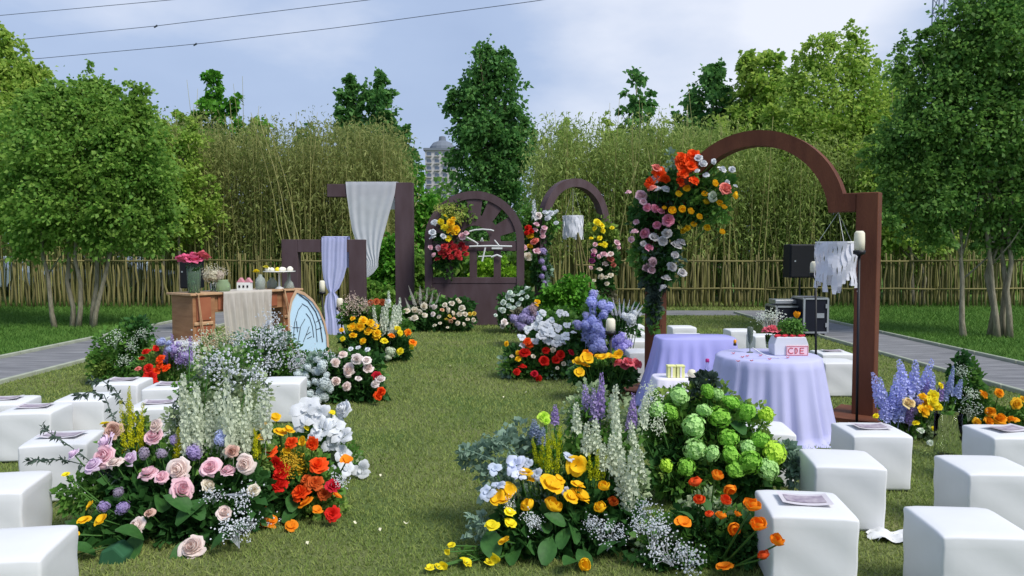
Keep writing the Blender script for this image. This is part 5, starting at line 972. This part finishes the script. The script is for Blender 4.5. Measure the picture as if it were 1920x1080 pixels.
bouquet('arch_garland', 'yellow-topped pink and cream garland on the right leg of the plum-brown arch', 18.45, 0, base=Vector((at(1133, 470, 18.6).x, 18.6, 1.4)), flowers=[('carnation', LEM, [(1120, 418, 16), (1127, 422, 13), (1124, 446, 10), (1108, 447, 8), (1133, 459, 10), (1126, 459, 8), (1148, 427, 9), (1115, 428, 10), (1130, 432, 9)]), ('rose', PINK, [(1114, 471, 11), (1116, 458, 8), (1157, 455, 11), (1160, 464, 9), (1133, 477, 14), (1123, 481, 9), (1108, 501, 9)]), ('rose', BLUSH, [(1145, 476, 12), (1135, 495, 12)]), ('rose', '#a84c86', [(1110, 489, 13), (1112, 478, 9)]), ('rose', '#b86a5c', [(1145, 486, 14), (1150, 497, 10)]), ('rose', CREAM, [(1124, 505, 9), (1127, 519, 10), (1145, 516, 11), (1136, 520, 8), (1138, 532, 9), (1114, 526, 7)])],
    fol=[('dark', 0.12, 1000, [(1132, 490, 28, 34), (1136, 530, 14, 30)]), ('light', 0.12, 700, [(1125, 430, 28, 28), (1145, 440, 16, 18)]), ('dusk', 0.1, 300, [(1140, 560, 14, 24)])], root_z=0.5)
bouquet('white_rose_bush', 'bush of small white roses at the right foot of the arched gate', 14.6, 0.3, flowers=[('rose', '#dbe6dc', [(988, 541, 12), (956, 549, 10), (979, 549, 12), (953, 556, 11), (963, 554, 8), (972, 553, 8), (988, 557, 8), (977, 561, 9), (960, 563, 9), (944, 567, 10), (972, 570, 11), (954, 573, 10), (963, 578, 11), (943, 582, 10), (937, 580, 7), (929, 591, 7)]), ('rose', PALE, [(946, 604, 11), (942, 611, 10)])],
    fol=[('dark', 0.1, 1500, [(965, 575, 34, 34), (955, 595, 28, 20), (985, 560, 18, 22)])])
bouquet('lavender_cloud', 'soft cloud of lavender hydrangeas beside the white rose bush', 12.6, 0.3, flowers=[('hydrangea', '#a99fc6', [(989, 584, 22), (982, 596, 20), (964, 598, 18), (980, 613, 18), (995, 602, 20), (972, 608, 16)]), ('hydrangea', '#b79fa6', [(1000, 578, 18), (1006, 592, 16)]), ('hydrangea', BLUEL, [(1009, 589, 15), (1004, 608, 16)]), ('carnation', YEL, [(1008, 566, 10), (1006, 572, 8)])], fol=[('dusk', 0.08, 700, [(985, 600, 30, 25)]), ('mid', 0.09, 700, [(1000, 605, 30, 25)])])
bouquet('red_rose_bank', 'bank of red roses under white orchids on the right edge of the aisle', 9.4, 0.4, flowers=[('lily', WHITE, [(1018, 587, 14), (1033, 601, 14), (1011, 598, 14), (1022, 613, 26), (1031, 624, 20), (1015, 629, 20), (989, 618, 16), (1044, 640, 20), (1060, 631, 16), (1055, 642, 14), (1075, 624, 12), (1049, 587, 14), (1060, 589, 12), (1027, 640, 16), (978, 633, 14), (980, 648, 12), (1003, 612, 16), (1045, 615, 16), (1063, 610, 12), (1003, 640, 14)]),
    ('rose', RED, [(984, 662, 22), (1024, 657, 15), (1020, 677, 20), (1044, 673, 22), (1051, 665, 16), (980, 688, 16), (969, 697, 14), (1010, 710, 14)]), ('rose', CRIM, [(1071, 661, 14), (1002, 701, 13)]), ('carnation', ORED, [(989, 640, 16), (993, 647, 14)]), ('carnation', YEL, [(971, 662, 10), (971, 673, 11), (949, 644, 11)]), ('rose', CREAM, [(960, 668, 8), (1037, 656, 9), (1057, 682, 8), (1000, 668, 8), (1045, 690, 8)])],
    fol=[('dark', 0.075, 3000, [(1010, 690, 60, 34), (1060, 680, 35, 40), (975, 680, 32, 34), (1030, 640, 50, 40)]), ('mid', 0.07, 1300, [(1050, 610, 45, 35), (1020, 700, 60, 25), (960, 690, 22, 25)]), ('grey', 0.06, 500, [(955, 685, 22, 28), (1060, 700, 40, 25)])])
bouquet('blue_delphinium_bank', 'tall mass of lavender-blue delphiniums and violet hydrangeas behind the red roses', 9.6, 0.35, flowers=[('hydrangea', DELF, [(1109, 567, 22), (1129, 571, 24), (1140, 576, 20), (1111, 600, 22), (1100, 609, 22), (1118, 613, 26), (1113, 631, 28), (1124, 644, 28), (1113, 653, 24), (1128, 622, 22), (1132, 590, 20)]), ('hydrangea', '#bcbbe6', [(1113, 553, 20), (1084, 609, 20), (1098, 590, 16), (1130, 655, 22)]), ('hydrangea', '#bfb6ec', [(1162, 636, 28), (1176, 644, 24), (1167, 653, 22), (1151, 644, 20), (1158, 655, 18)]), ('hydrangea', '#dfe3e6', [(1183, 598, 24), (1170, 592, 14), (1190, 588, 14)])],
    spikes=[('larkspur', DELF, [(1112, 545, 590, 16, 0), (1098, 585, 640, 18), (1122, 590, 650, 20), (1108, 600, 650, 20)]), ('plume', '#e4e6ee', [(1150 + 6 * i, 556 + (i * 13) % 12, 592, 6, -0.35 + 0.14 * i) for i in range(9)])],
    fol=[('dark', 0.08, 1100, [(1150, 610, 50, 35), (1120, 660, 45, 20), (1170, 590, 30, 20)]), ('mid', 0.08, 700, [(1090, 625, 30, 30), (1120, 590, 35, 30)])])
bouquet('yellow_poppy_pot', 'yellow poppies beside a coral-pink bloom in front of the violet hydrangeas', 8.0, 0.3, flowers=[('poppy', YEL, [(1084, 679, 19), (1101, 673, 24), (1096, 686, 24), (1086, 698, 20), (1131, 670, 20), (1159, 664, 17), (1153, 671, 16), (1120, 668, 14), (1142, 668, 14)]), ('poppy', ORG, [(1098, 662, 15), (1105, 664, 12)]), ('rose', '#e0707a', [(1160, 680, 20), (1178, 679, 22), (1194, 682, 18), (1170, 684, 18)])],
    fol=[('dark', 0.07, 1100, [(1110, 705, 45, 25), (1165, 705, 35, 25)]), ('mid', 0.07, 500, [(1130, 690, 55, 25)])])
# --- right front banks
STK = [(1118, 785, 850, 26), (1143, 810, 885, 26), (1159, 775, 885, 30), (1180, 835, 945, 32), (1200, 845, 905, 26), (1081, 755, 810, 22), (1147, 720, 790, 24), (1155, 745, 830, 24), (1098, 790, 850, 22), (1165, 850, 930, 28), (1130, 830, 880, 22), (1190, 790, 850, 20), (1205, 740, 800, 20), (1175, 890, 955, 24)]
bouquet('yellow_poppy_bank', 'front bank of golden-yellow poppies with purple larkspur and white stock, right of the aisle', 3.85, 0.75, flowers=[('poppy', YEL, [(1080, 872, 34), (986, 887, 30), (998, 900, 18), (1031, 909, 48), (1047, 901, 26), (1084, 911, 26), (1086, 931, 42), (1071, 933, 26), (955, 921, 30), (933, 933, 36), (949, 939, 32), (947, 1015, 26)]), ('cup', YEL, [(1132, 919, 28), (1128, 958, 28), (994, 954, 30), (1033, 956, 40), (1094, 1064, 28)]), ('cup', '#b85a20', [(1149, 944, 22)]),
    ('poppy', LEM, [(955, 962, 24), (957, 982, 26), (921, 986, 28), (847, 1023, 15), (839, 1035, 13), (874, 1060, 28), (929, 1047, 20), (917, 1060, 22), (806, 1068, 18), (833, 1074, 18), (821, 1076, 16)]), ('carnation', LIMEG, [(1020, 781, 20), (1024, 790, 14)]), ('lily', '#d9def0', [(967, 872, 38), (975, 890, 26)]), ('lily', '#c9d3e4', [(937, 911, 24), (914, 925, 26), (927, 880, 22), (1006, 889, 22), (1067, 858, 20), (1059, 921, 16), (990, 868, 18)]),
    ('baby_breath', WHITE, [(995, 975, 50), (1010, 985, 40), (1105, 985, 50), (1125, 1000, 60), (1150, 1010, 60), (960, 945, 40)])],
    spikes=[('larkspur', PVIO, [(1126, 697, 780, 22, 0), (1187, 735, 800, 20), (1041, 758, 795, 20)]), ('larkspur', PURP, [(1102, 720, 780, 26), (1115, 725, 790, 22), (1178, 750, 810, 16)]), ('larkspur', '#8d9ab4', [(1004, 785, 820, 26), (1016, 800, 835, 20)]), ('stock', SAGE, STK), ('goldenrod', '#b5bd1c', [(1008, 822, 870, 14, -0.2), (1016, 815, 878, 15, -0.05), (1025, 822, 885, 16, 0.08), (1034, 812, 880, 15, -0.1), (1043, 825, 885, 14, 0.15), (1048, 798, 850, 14, 0.05), (1040, 805, 845, 12, -0.15), (1108, 848, 900, 14, -0.1), (1118, 840, 900, 15, 0.05), (1127, 850, 900, 13, 0.2), (1099, 852, 895, 13, -0.2)])],
    fol=[('dark', 0.075, 4600, [(1040, 1020, 110, 60), (1110, 1000, 80, 70), (990, 1000, 60, 60), (1090, 950, 80, 50), (960, 1050, 60, 35), (1150, 960, 50, 60)]), ('mid', 0.05, 2200, [(1060, 870, 90, 60), (1150, 870, 60, 80), (970, 1030, 70, 40), (1100, 800, 60, 60), (880, 1055, 60, 25)]), ('grey', 0.04, 1300, [(905, 860, 50, 40), (950, 850, 50, 40), (930, 900, 45, 40), (985, 820, 50, 40), (1000, 920, 60, 40), (905, 990, 30, 40)], 0.45), ('pale', 0.035, 2000, [(1100, 770, 50, 60), (1160, 800, 40, 80), (1180, 900, 35, 70)])],
    big=[(1024, 1000, 46, 0.1), (1051, 1030, 50, -0.5), (1079, 1020, 50, 0.6), (1081, 1050, 54, 2.6), (1120, 1040, 46, -1.4), (931, 1050, 70, 0.1), (1000, 1040, 60, 0.8), (1140, 1000, 44, -0.8), (1060, 985, 44, 1.2), (960, 1060, 55, -0.3), (1105, 1070, 50, 0.3), (1020, 1060, 60, -0.2)],
    twigs=[([(960, 1020), (905, 985), (880, 965)], 0.05, 'grey', 40), ([(980, 900), (920, 860), (880, 845), (860, 850)], 0.05, 'grey', 60), ([(990, 870), (940, 830), (910, 815)], 0.05, 'grey', 50), ([(940, 1075), (880, 1040), (850, 1025)], 0.03, 'mid', 20)])
bouquet('snowball_bank', 'mound of lime-green snowball viburnum flowers below the round table', 4.55, 0.6, flowers=[('snowball', GRN, [(1400, 773, 34), (1349, 782, 48), (1371, 753, 36), (1367, 822, 36), (1424, 824, 34), (1407, 867, 44), (1371, 853, 32), (1380, 880, 32), (1256, 773, 32), (1327, 733, 28), (1287, 876, 36)]), ('snowball', LIMEG, [(1436, 778, 32), (1453, 849, 50), (1249, 873, 26), (1193, 793, 18)]), ('snowball', PGRN, [(1273, 742, 36), (1300, 800, 42), (1440, 880, 48), (1304, 844, 42), (1233, 769, 32), (1335, 850, 34), (1320, 770, 30), (1345, 740, 26), (1400, 840, 30)]), ('baby_breath', '#dfe6cf', [(1225, 760, 60), (1240, 800, 60), (1215, 740, 50)])],
    fol=[('mid', 0.055, 5200, [(1300, 830, 100, 80), (1370, 830, 80, 70), (1250, 800, 55, 70), (1400, 880, 70, 45), (1300, 900, 80, 50), (1340, 770, 70, 40)]), ('dark', 0.06, 2000, [(1280, 880, 80, 55), (1380, 890, 80, 40), (1340, 800, 60, 60)]), ('light', 0.042, 3000, [(1270, 775, 65, 60), (1330, 830, 90, 70), (1380, 790, 70, 50), (1410, 860, 70, 50), (1300, 890, 80, 40), (1320, 740, 60, 25)]), ('black', 0.05, 260, [(1325, 715, 22, 20), (1310, 730, 25, 16)]), ('grey', 0.05, 500, [(1490, 880, 12, 30), (1480, 860, 18, 30)])], big=[(1396, 815, 46, 0.3), (1407, 850, 46, -0.5), (1390, 835, 40, 1.2)])
bouquet('orange_poppy_bank', 'orange poppies and baby breath spilling against the stool on the right of the aisle', 3.75, 0.5, flowers=[('cup', ORG, [(1340, 898, 28), (1367, 911, 28), (1407, 956, 36, 3.5), (1422, 991, 32, 3.45), (1456, 1022, 30, 3.4), (1373, 989, 26), (1382, 968, 16), (1351, 973, 24)]), ('cup', '#f0602a', [(1307, 911, 28), (1313, 942, 24), (1358, 941, 26), (1331, 968, 20), (1436, 1047, 28, 3.4)]), ('poppy', ORG, [(1282, 981, 30), (1360, 1064, 30)]), ('baby_breath', WHITE, [(1225, 1005, 80), (1245, 1040, 90), (1210, 960, 60), (1290, 1060, 80), (1235, 985, 60), (1200, 985, 50), (1270, 1030, 70)])],
    fol=[('dark', 0.05, 2600, [(1350, 1030, 80, 45), (1310, 990, 70, 45), (1390, 1010, 50, 50), (1240, 1050, 60, 35)]), ('mid', 0.045, 2300, [(1340, 1000, 80, 50), (1250, 1010, 60, 50), (1390, 1050, 60, 35), (1300, 1060, 80, 30)]), ('pale', 0.035, 700, [(1330, 960, 60, 40), (1230, 1020, 50, 45)])], big=[(1330, 960, 36, 0.4), (1350, 985, 36, -0.6), (1300, 975, 34, 1.0), (1395, 975, 36, -0.3)])
# --- garland on the brown arch
bouquet('arch_garland', 'lavish garland of red, yellow, pink and white roses on the rust-brown arch', 8.48, 0, tilt=(1228, -0.0030), base=Vector((1.7, 8.5, 1.9)), flowers=[('carnation', ORED, [(1282, 310, 28), (1277, 296, 22), (1296, 310, 20), (1299, 290, 20), (1275, 340, 18), (1302, 340, 20), (1235, 329, 26), (1218, 343, 22), (1249, 335, 18), (1288, 300, 20), (1280, 325, 18)]), ('rose', CORAL, [(1224, 354, 20), (1231, 315, 17), (1360, 354, 26)]),
    ('rose', WHITE, [(1310, 296, 15), (1318, 307, 18), (1338, 303, 11), (1307, 320, 10), (1324, 328, 13), (1354, 318, 16), (1373, 318, 13), (1229, 336, 17), (1234, 356, 17), (1248, 354, 16), (1364, 342, 10), (1379, 349, 8)]), ('rose', GREENW, [(1336, 368, 17)]), ('cup', YEL, [(1338, 346, 15), (1288, 357, 18), (1321, 366, 15), (1374, 367, 15), (1349, 382, 13), (1356, 391, 14), (1260, 398, 20), (1278, 393, 15), (1293, 399, 14), (1309, 409, 16), (1300, 424, 15), (1352, 438, 14), (1245, 392, 10)]), ('cup', '#c9a81c', [(1271, 368, 15), (1322, 382, 15), (1291, 430, 13), (1324, 430, 15), (1283, 435, 14)]),
    ('rose', PINK, [(1202, 367, 23), (1178, 361, 12), (1190, 435, 17), (1184, 449, 13), (1193, 416, 12), (1206, 378, 14)]), ('rose', PINKD, [(1213, 389, 16), (1228, 391, 16), (1239, 396, 15), (1253, 413, 22), (1232, 422, 16), (1209, 438, 17), (1217, 464, 15)]), ('rose', '#d7d3d2', [(1226, 445, 20), (1243, 452, 19), (1250, 438, 17), (1206, 457, 13), (1268, 460, 20), (1278, 454, 16), (1266, 478, 15), (1260, 500, 19), (1279, 511, 16), (1249, 522, 18), (1243, 540, 15)]), ('rose', '#c7a6ae', [(1224, 492, 18), (1211, 502, 13), (1222, 507, 17)])],
    fol=[('dark', 0.08, 3200, [(1250, 385, 50, 45), (1235, 450, 45, 45), (1300, 380, 50, 40), (1240, 500, 36, 40), (1250, 345, 45, 30), (1215, 410, 35, 40)]), ('black', 0.07, 900, [(1225, 560, 16, 60), (1230, 520, 22, 40), (1250, 375, 35, 30)]), ('mid', 0.075, 1200, [(1330, 390, 45, 45), (1340, 350, 40, 35), (1205, 480, 28, 40), (1225, 590, 14, 40)]), ('grey', 0.06, 350, [(1240, 480, 40, 40), (1255, 300, 25, 20)])], root_z=1.0, push=0.75)
# --- flowers on the far right
VIO = [(1650, 692, 760, 22, -0.35), (1662, 705, 775, 26, -0.2), (1677, 700, 770, 26, -0.05), (1690, 710, 775, 24, 0), (1700, 672, 745, 30, -0.25), (1713, 675, 745, 28, 0.05), (1726, 670, 735, 24, 0.25), (1742, 698, 748, 26, 0.1), (1658, 750, 790, 22), (1670, 740, 790, 24), (1685, 735, 790, 24)]
bouquet('larkspur_bank', 'violet-blue larkspur with yellow flowers behind the right leg of the brown arch', 6.35, 0.45, flowers=[('rose', '#ead39a', [(1704, 756, 22)]), ('carnation', LEM, [(1750, 742, 17), (1748, 754, 22), (1758, 764, 17), (1763, 723, 12), (1751, 804, 10), (1717, 793, 12), (1643, 780, 10)]), ('carnation', YEL, [(1733, 758, 19), (1732, 772, 20), (1730, 744, 15), (1742, 765, 16), (1790, 787, 18)]), ('hydrangea', '#a8a3cf', [(1722, 752, 18), (1715, 770, 16)]), ('carnation', GREENW, [(1727, 808, 12), (1745, 830, 12)])],
    spikes=[('larkspur', DELF, VIO), ('larkspur', PVIO, [(1760, 715, 750, 18, 0.2), (1735, 710, 755, 18), (1705, 750, 795, 18)]), ('larkspur', '#a5b0d8', [(1780, 685, 740, 14), (1793, 710, 745, 18, 0.2), (1772, 715, 750, 14)])],
    fol=[('mid', 0.055, 1300, [(1700, 790, 50, 30), (1745, 800, 30, 40), (1690, 760, 40, 40)]), ('pale', 0.045, 500, [(1740, 820, 25, 35)]), ('dusk', 0.045, 400, [(1705, 780, 40, 25)])])
bouquet('orange_rose_bank', 'orange-yellow roses on leafy green sprays at the end of the outer stool row', 6.75, 0.35, flowers=[('rose', '#f2a41c', [(1844, 740, 19), (1873, 737, 20), (1857, 772, 18), (1854, 790, 20), (1875, 786, 21), (1898, 787, 22)]), ('rose', '#f0be2c', [(1905, 757, 22), (1918, 749, 14), (1831, 792, 18), (1940, 770, 20)]), ('baby_breath', GREENW, [(1815, 745, 50), (1820, 775, 50), (1800, 700, 40)])],
    fol=[('mid', 0.055, 2200, [(1815, 720, 30, 50), (1830, 760, 35, 40), (1870, 790, 50, 25), (1910, 780, 40, 30), (1790, 740, 30, 35)]), ('dark', 0.06, 1300, [(1810, 750, 30, 50), (1850, 800, 60, 25), (1800, 690, 20, 30)])])
# tall glass vase
p = G(1776, 858); t = thing('cylinder_vase', 'tall clear cylinder vase standing beside the violet larkspur', 'vase', p)
MB().lathe([(0.085, 0.0), (0.1, 0.004), (0.1, 0.36), (0.094, 0.36), (0.094, 0.02), (0.02, 0.018)], 28, p).build('glass', glassm, t, smooth=True)
p = at(352, 540, 10.6)
# flowers standing in vases on the tables
def vase_flowers(name, lab, c_, h, r_, flowers, gm=None, stems=True):
    t_ = thing(name, lab, 'vase', c_); c_ = Vector(c_); MB().lathe([(r_ * 0.75, 0), (r_ * 0.8, 0.006), (r_, h), (r_ * 0.94, h), (r_ * 0.74, 0.014), (0.004, 0.012)], 20, c_).build('glass', gm or glassm, t_, smooth=True)
    if stems:
        m = MB()
        for k in range(7): a_ = k * 0.9; m.tube([c_ + Vector((r_ * 0.5 * math.cos(a_ + 2), r_ * 0.5 * math.sin(a_ + 2), 0.02)), c_ + Vector((r_ * 0.8 * math.cos(a_), r_ * 0.8 * math.sin(a_), h + 0.01))], 0.005, 5)
        m.build('stems', stemm, t_)
    f_ = thing(name.replace('vase', 'flowers') if 'vase' in name else name + '_flowers', lab.replace('vase', 'vase bouquet', 1) if 'vase' in lab else lab, 'flowers', c_ + Vector((0, 0, h)))
    for (kd, col, dx, dy, dz, s_) in flowers:
        o = obj(NAMES[kd], bloom_mesh(kd, col, 0), f_, c_ + Vector((dx, dy, h + dz))); o.scale = (s_, s_, s_); o.rotation_euler = (0.3 - dy, dx * 2, dx * 20)
    return t_, f_
q = TR(-th_ + 0.1, TZ + 0.001, 0.12)
a_, b_ = vase_flowers('tall_vase', 'tall green-tinted glass vase on the wooden table', q, 0.42, 0.1, [('rose', '#ea6f96', -0.12, -0.03, 0.05, 0.10), ('rose', '#ea6f96', 0.02, -0.05, 0.05, 0.11), ('rose', '#e0707a', 0.12, 0.0, 0.09, 0.10), ('rose', '#ea6f96', -0.03, 0.08, 0.07, 0.1), ('snowball', '#33532a', 0.0, 0.0, -0.06, 0.1)], mat('vase_green', '#a9c4ae', 0.08, 0.1, 5, glass=0.85)); b_['label'] = 'bright pink flower heads topping the tall vase on the wooden table'
q = TR(-0.42, TZ + 0.001, 0.25)
a_, b_ = vase_flowers('low_vase', 'low glass vase at the middle of the wooden table', q, 0.14, 0.06, [('baby_breath', '#d9d5bf', 0, 0, 0.1, 0.16), ('baby_breath', '#d9d5bf', -0.08, 0, 0.08, 0.13), ('baby_breath', '#d9cfc0', 0.09, 0, 0.08, 0.13), ('hydrangea', '#cfcab4', 0.0, -0.02, 0.08, 0.1), ('hydrangea', '#cfcab4', -0.09, 0, 0.07, 0.07), ('hydrangea', '#d6c8b8', 0.09, 0, 0.08, 0.07)]); b_['label'] = 'creamy baby breath bunch in the low vase on the wooden table'
q = TR(0.45, TZ + 0.001, 0.3)
a_, b_ = vase_flowers('slim_vase', 'slim glass vase between bottle and cake stand on the wooden table', q, 0.2, 0.03, [('carnation', LEM, -0.1, 0, 0.07, 0.05), ('carnation', '#d9cf3a', 0.06, 0, 0.13, 0.05)]); b_['label'] = 'two yellow flowers in the slim vase on the wooden table'
q = RTp(1446, 652)
a_, b_ = vase_flowers('bowl_vase', 'clear glass vase on the round lilac table', q, 0.12, 0.06, [('carnation', '#e87884', 0.0, -0.04, 0.06, 0.065), ('carnation', '#e87884', -0.05, -0.02, 0.05, 0.05), ('carnation', '#e87884', 0.05, -0.03, 0.05, 0.05), ('baby_breath', '#e3e8dc', -0.05, 0.05, 0.12, 0.12), ('baby_breath', '#e3e8dc', 0.05, 0.05, 0.12, 0.12), ('baby_breath', '#dfe8d4', 0.0, 0.06, 0.14, 0.12), ('snowball', '#4a7030', 0, 0, -0.05, 0.05)]); b_['label'] = 'pink blooms and baby breath in the glass vase on the round table'
q = RTp(1482, 666) + Vector((0.03, 0.07, 0.16)); t = thing('box_greenery', 'bunch of green leaves with one orange tulip on top of the grey gift box', 'flowers', q)
P = np.array(q) + np.array([0, 0, 0.08]) + unit(RS.normal(size=(900, 3))) * RS.rand(900, 1) ** 0.5 * np.array([0.13, 0.07, 0.09]); V, Fc = leaves(P, RS.normal(size=(900, 3)) + np.array([0, 0, 0.4]), 0.03); kind(obj('foliage', mesh_np('foliage', V, Fc, FOL['mid']), t), 'stuff')
o = obj('tulip', bloom_mesh('cup', '#f2a41c', 0), t, q + Vector((0.04, -0.02, 0.17))); o.scale = (0.04, 0.04, 0.06); MB().tube([q + Vector((0.04, -0.02, 0.18)), q + Vector((0.02, 0, 0.0))], 0.004, 5).build('stem', stemm, t)
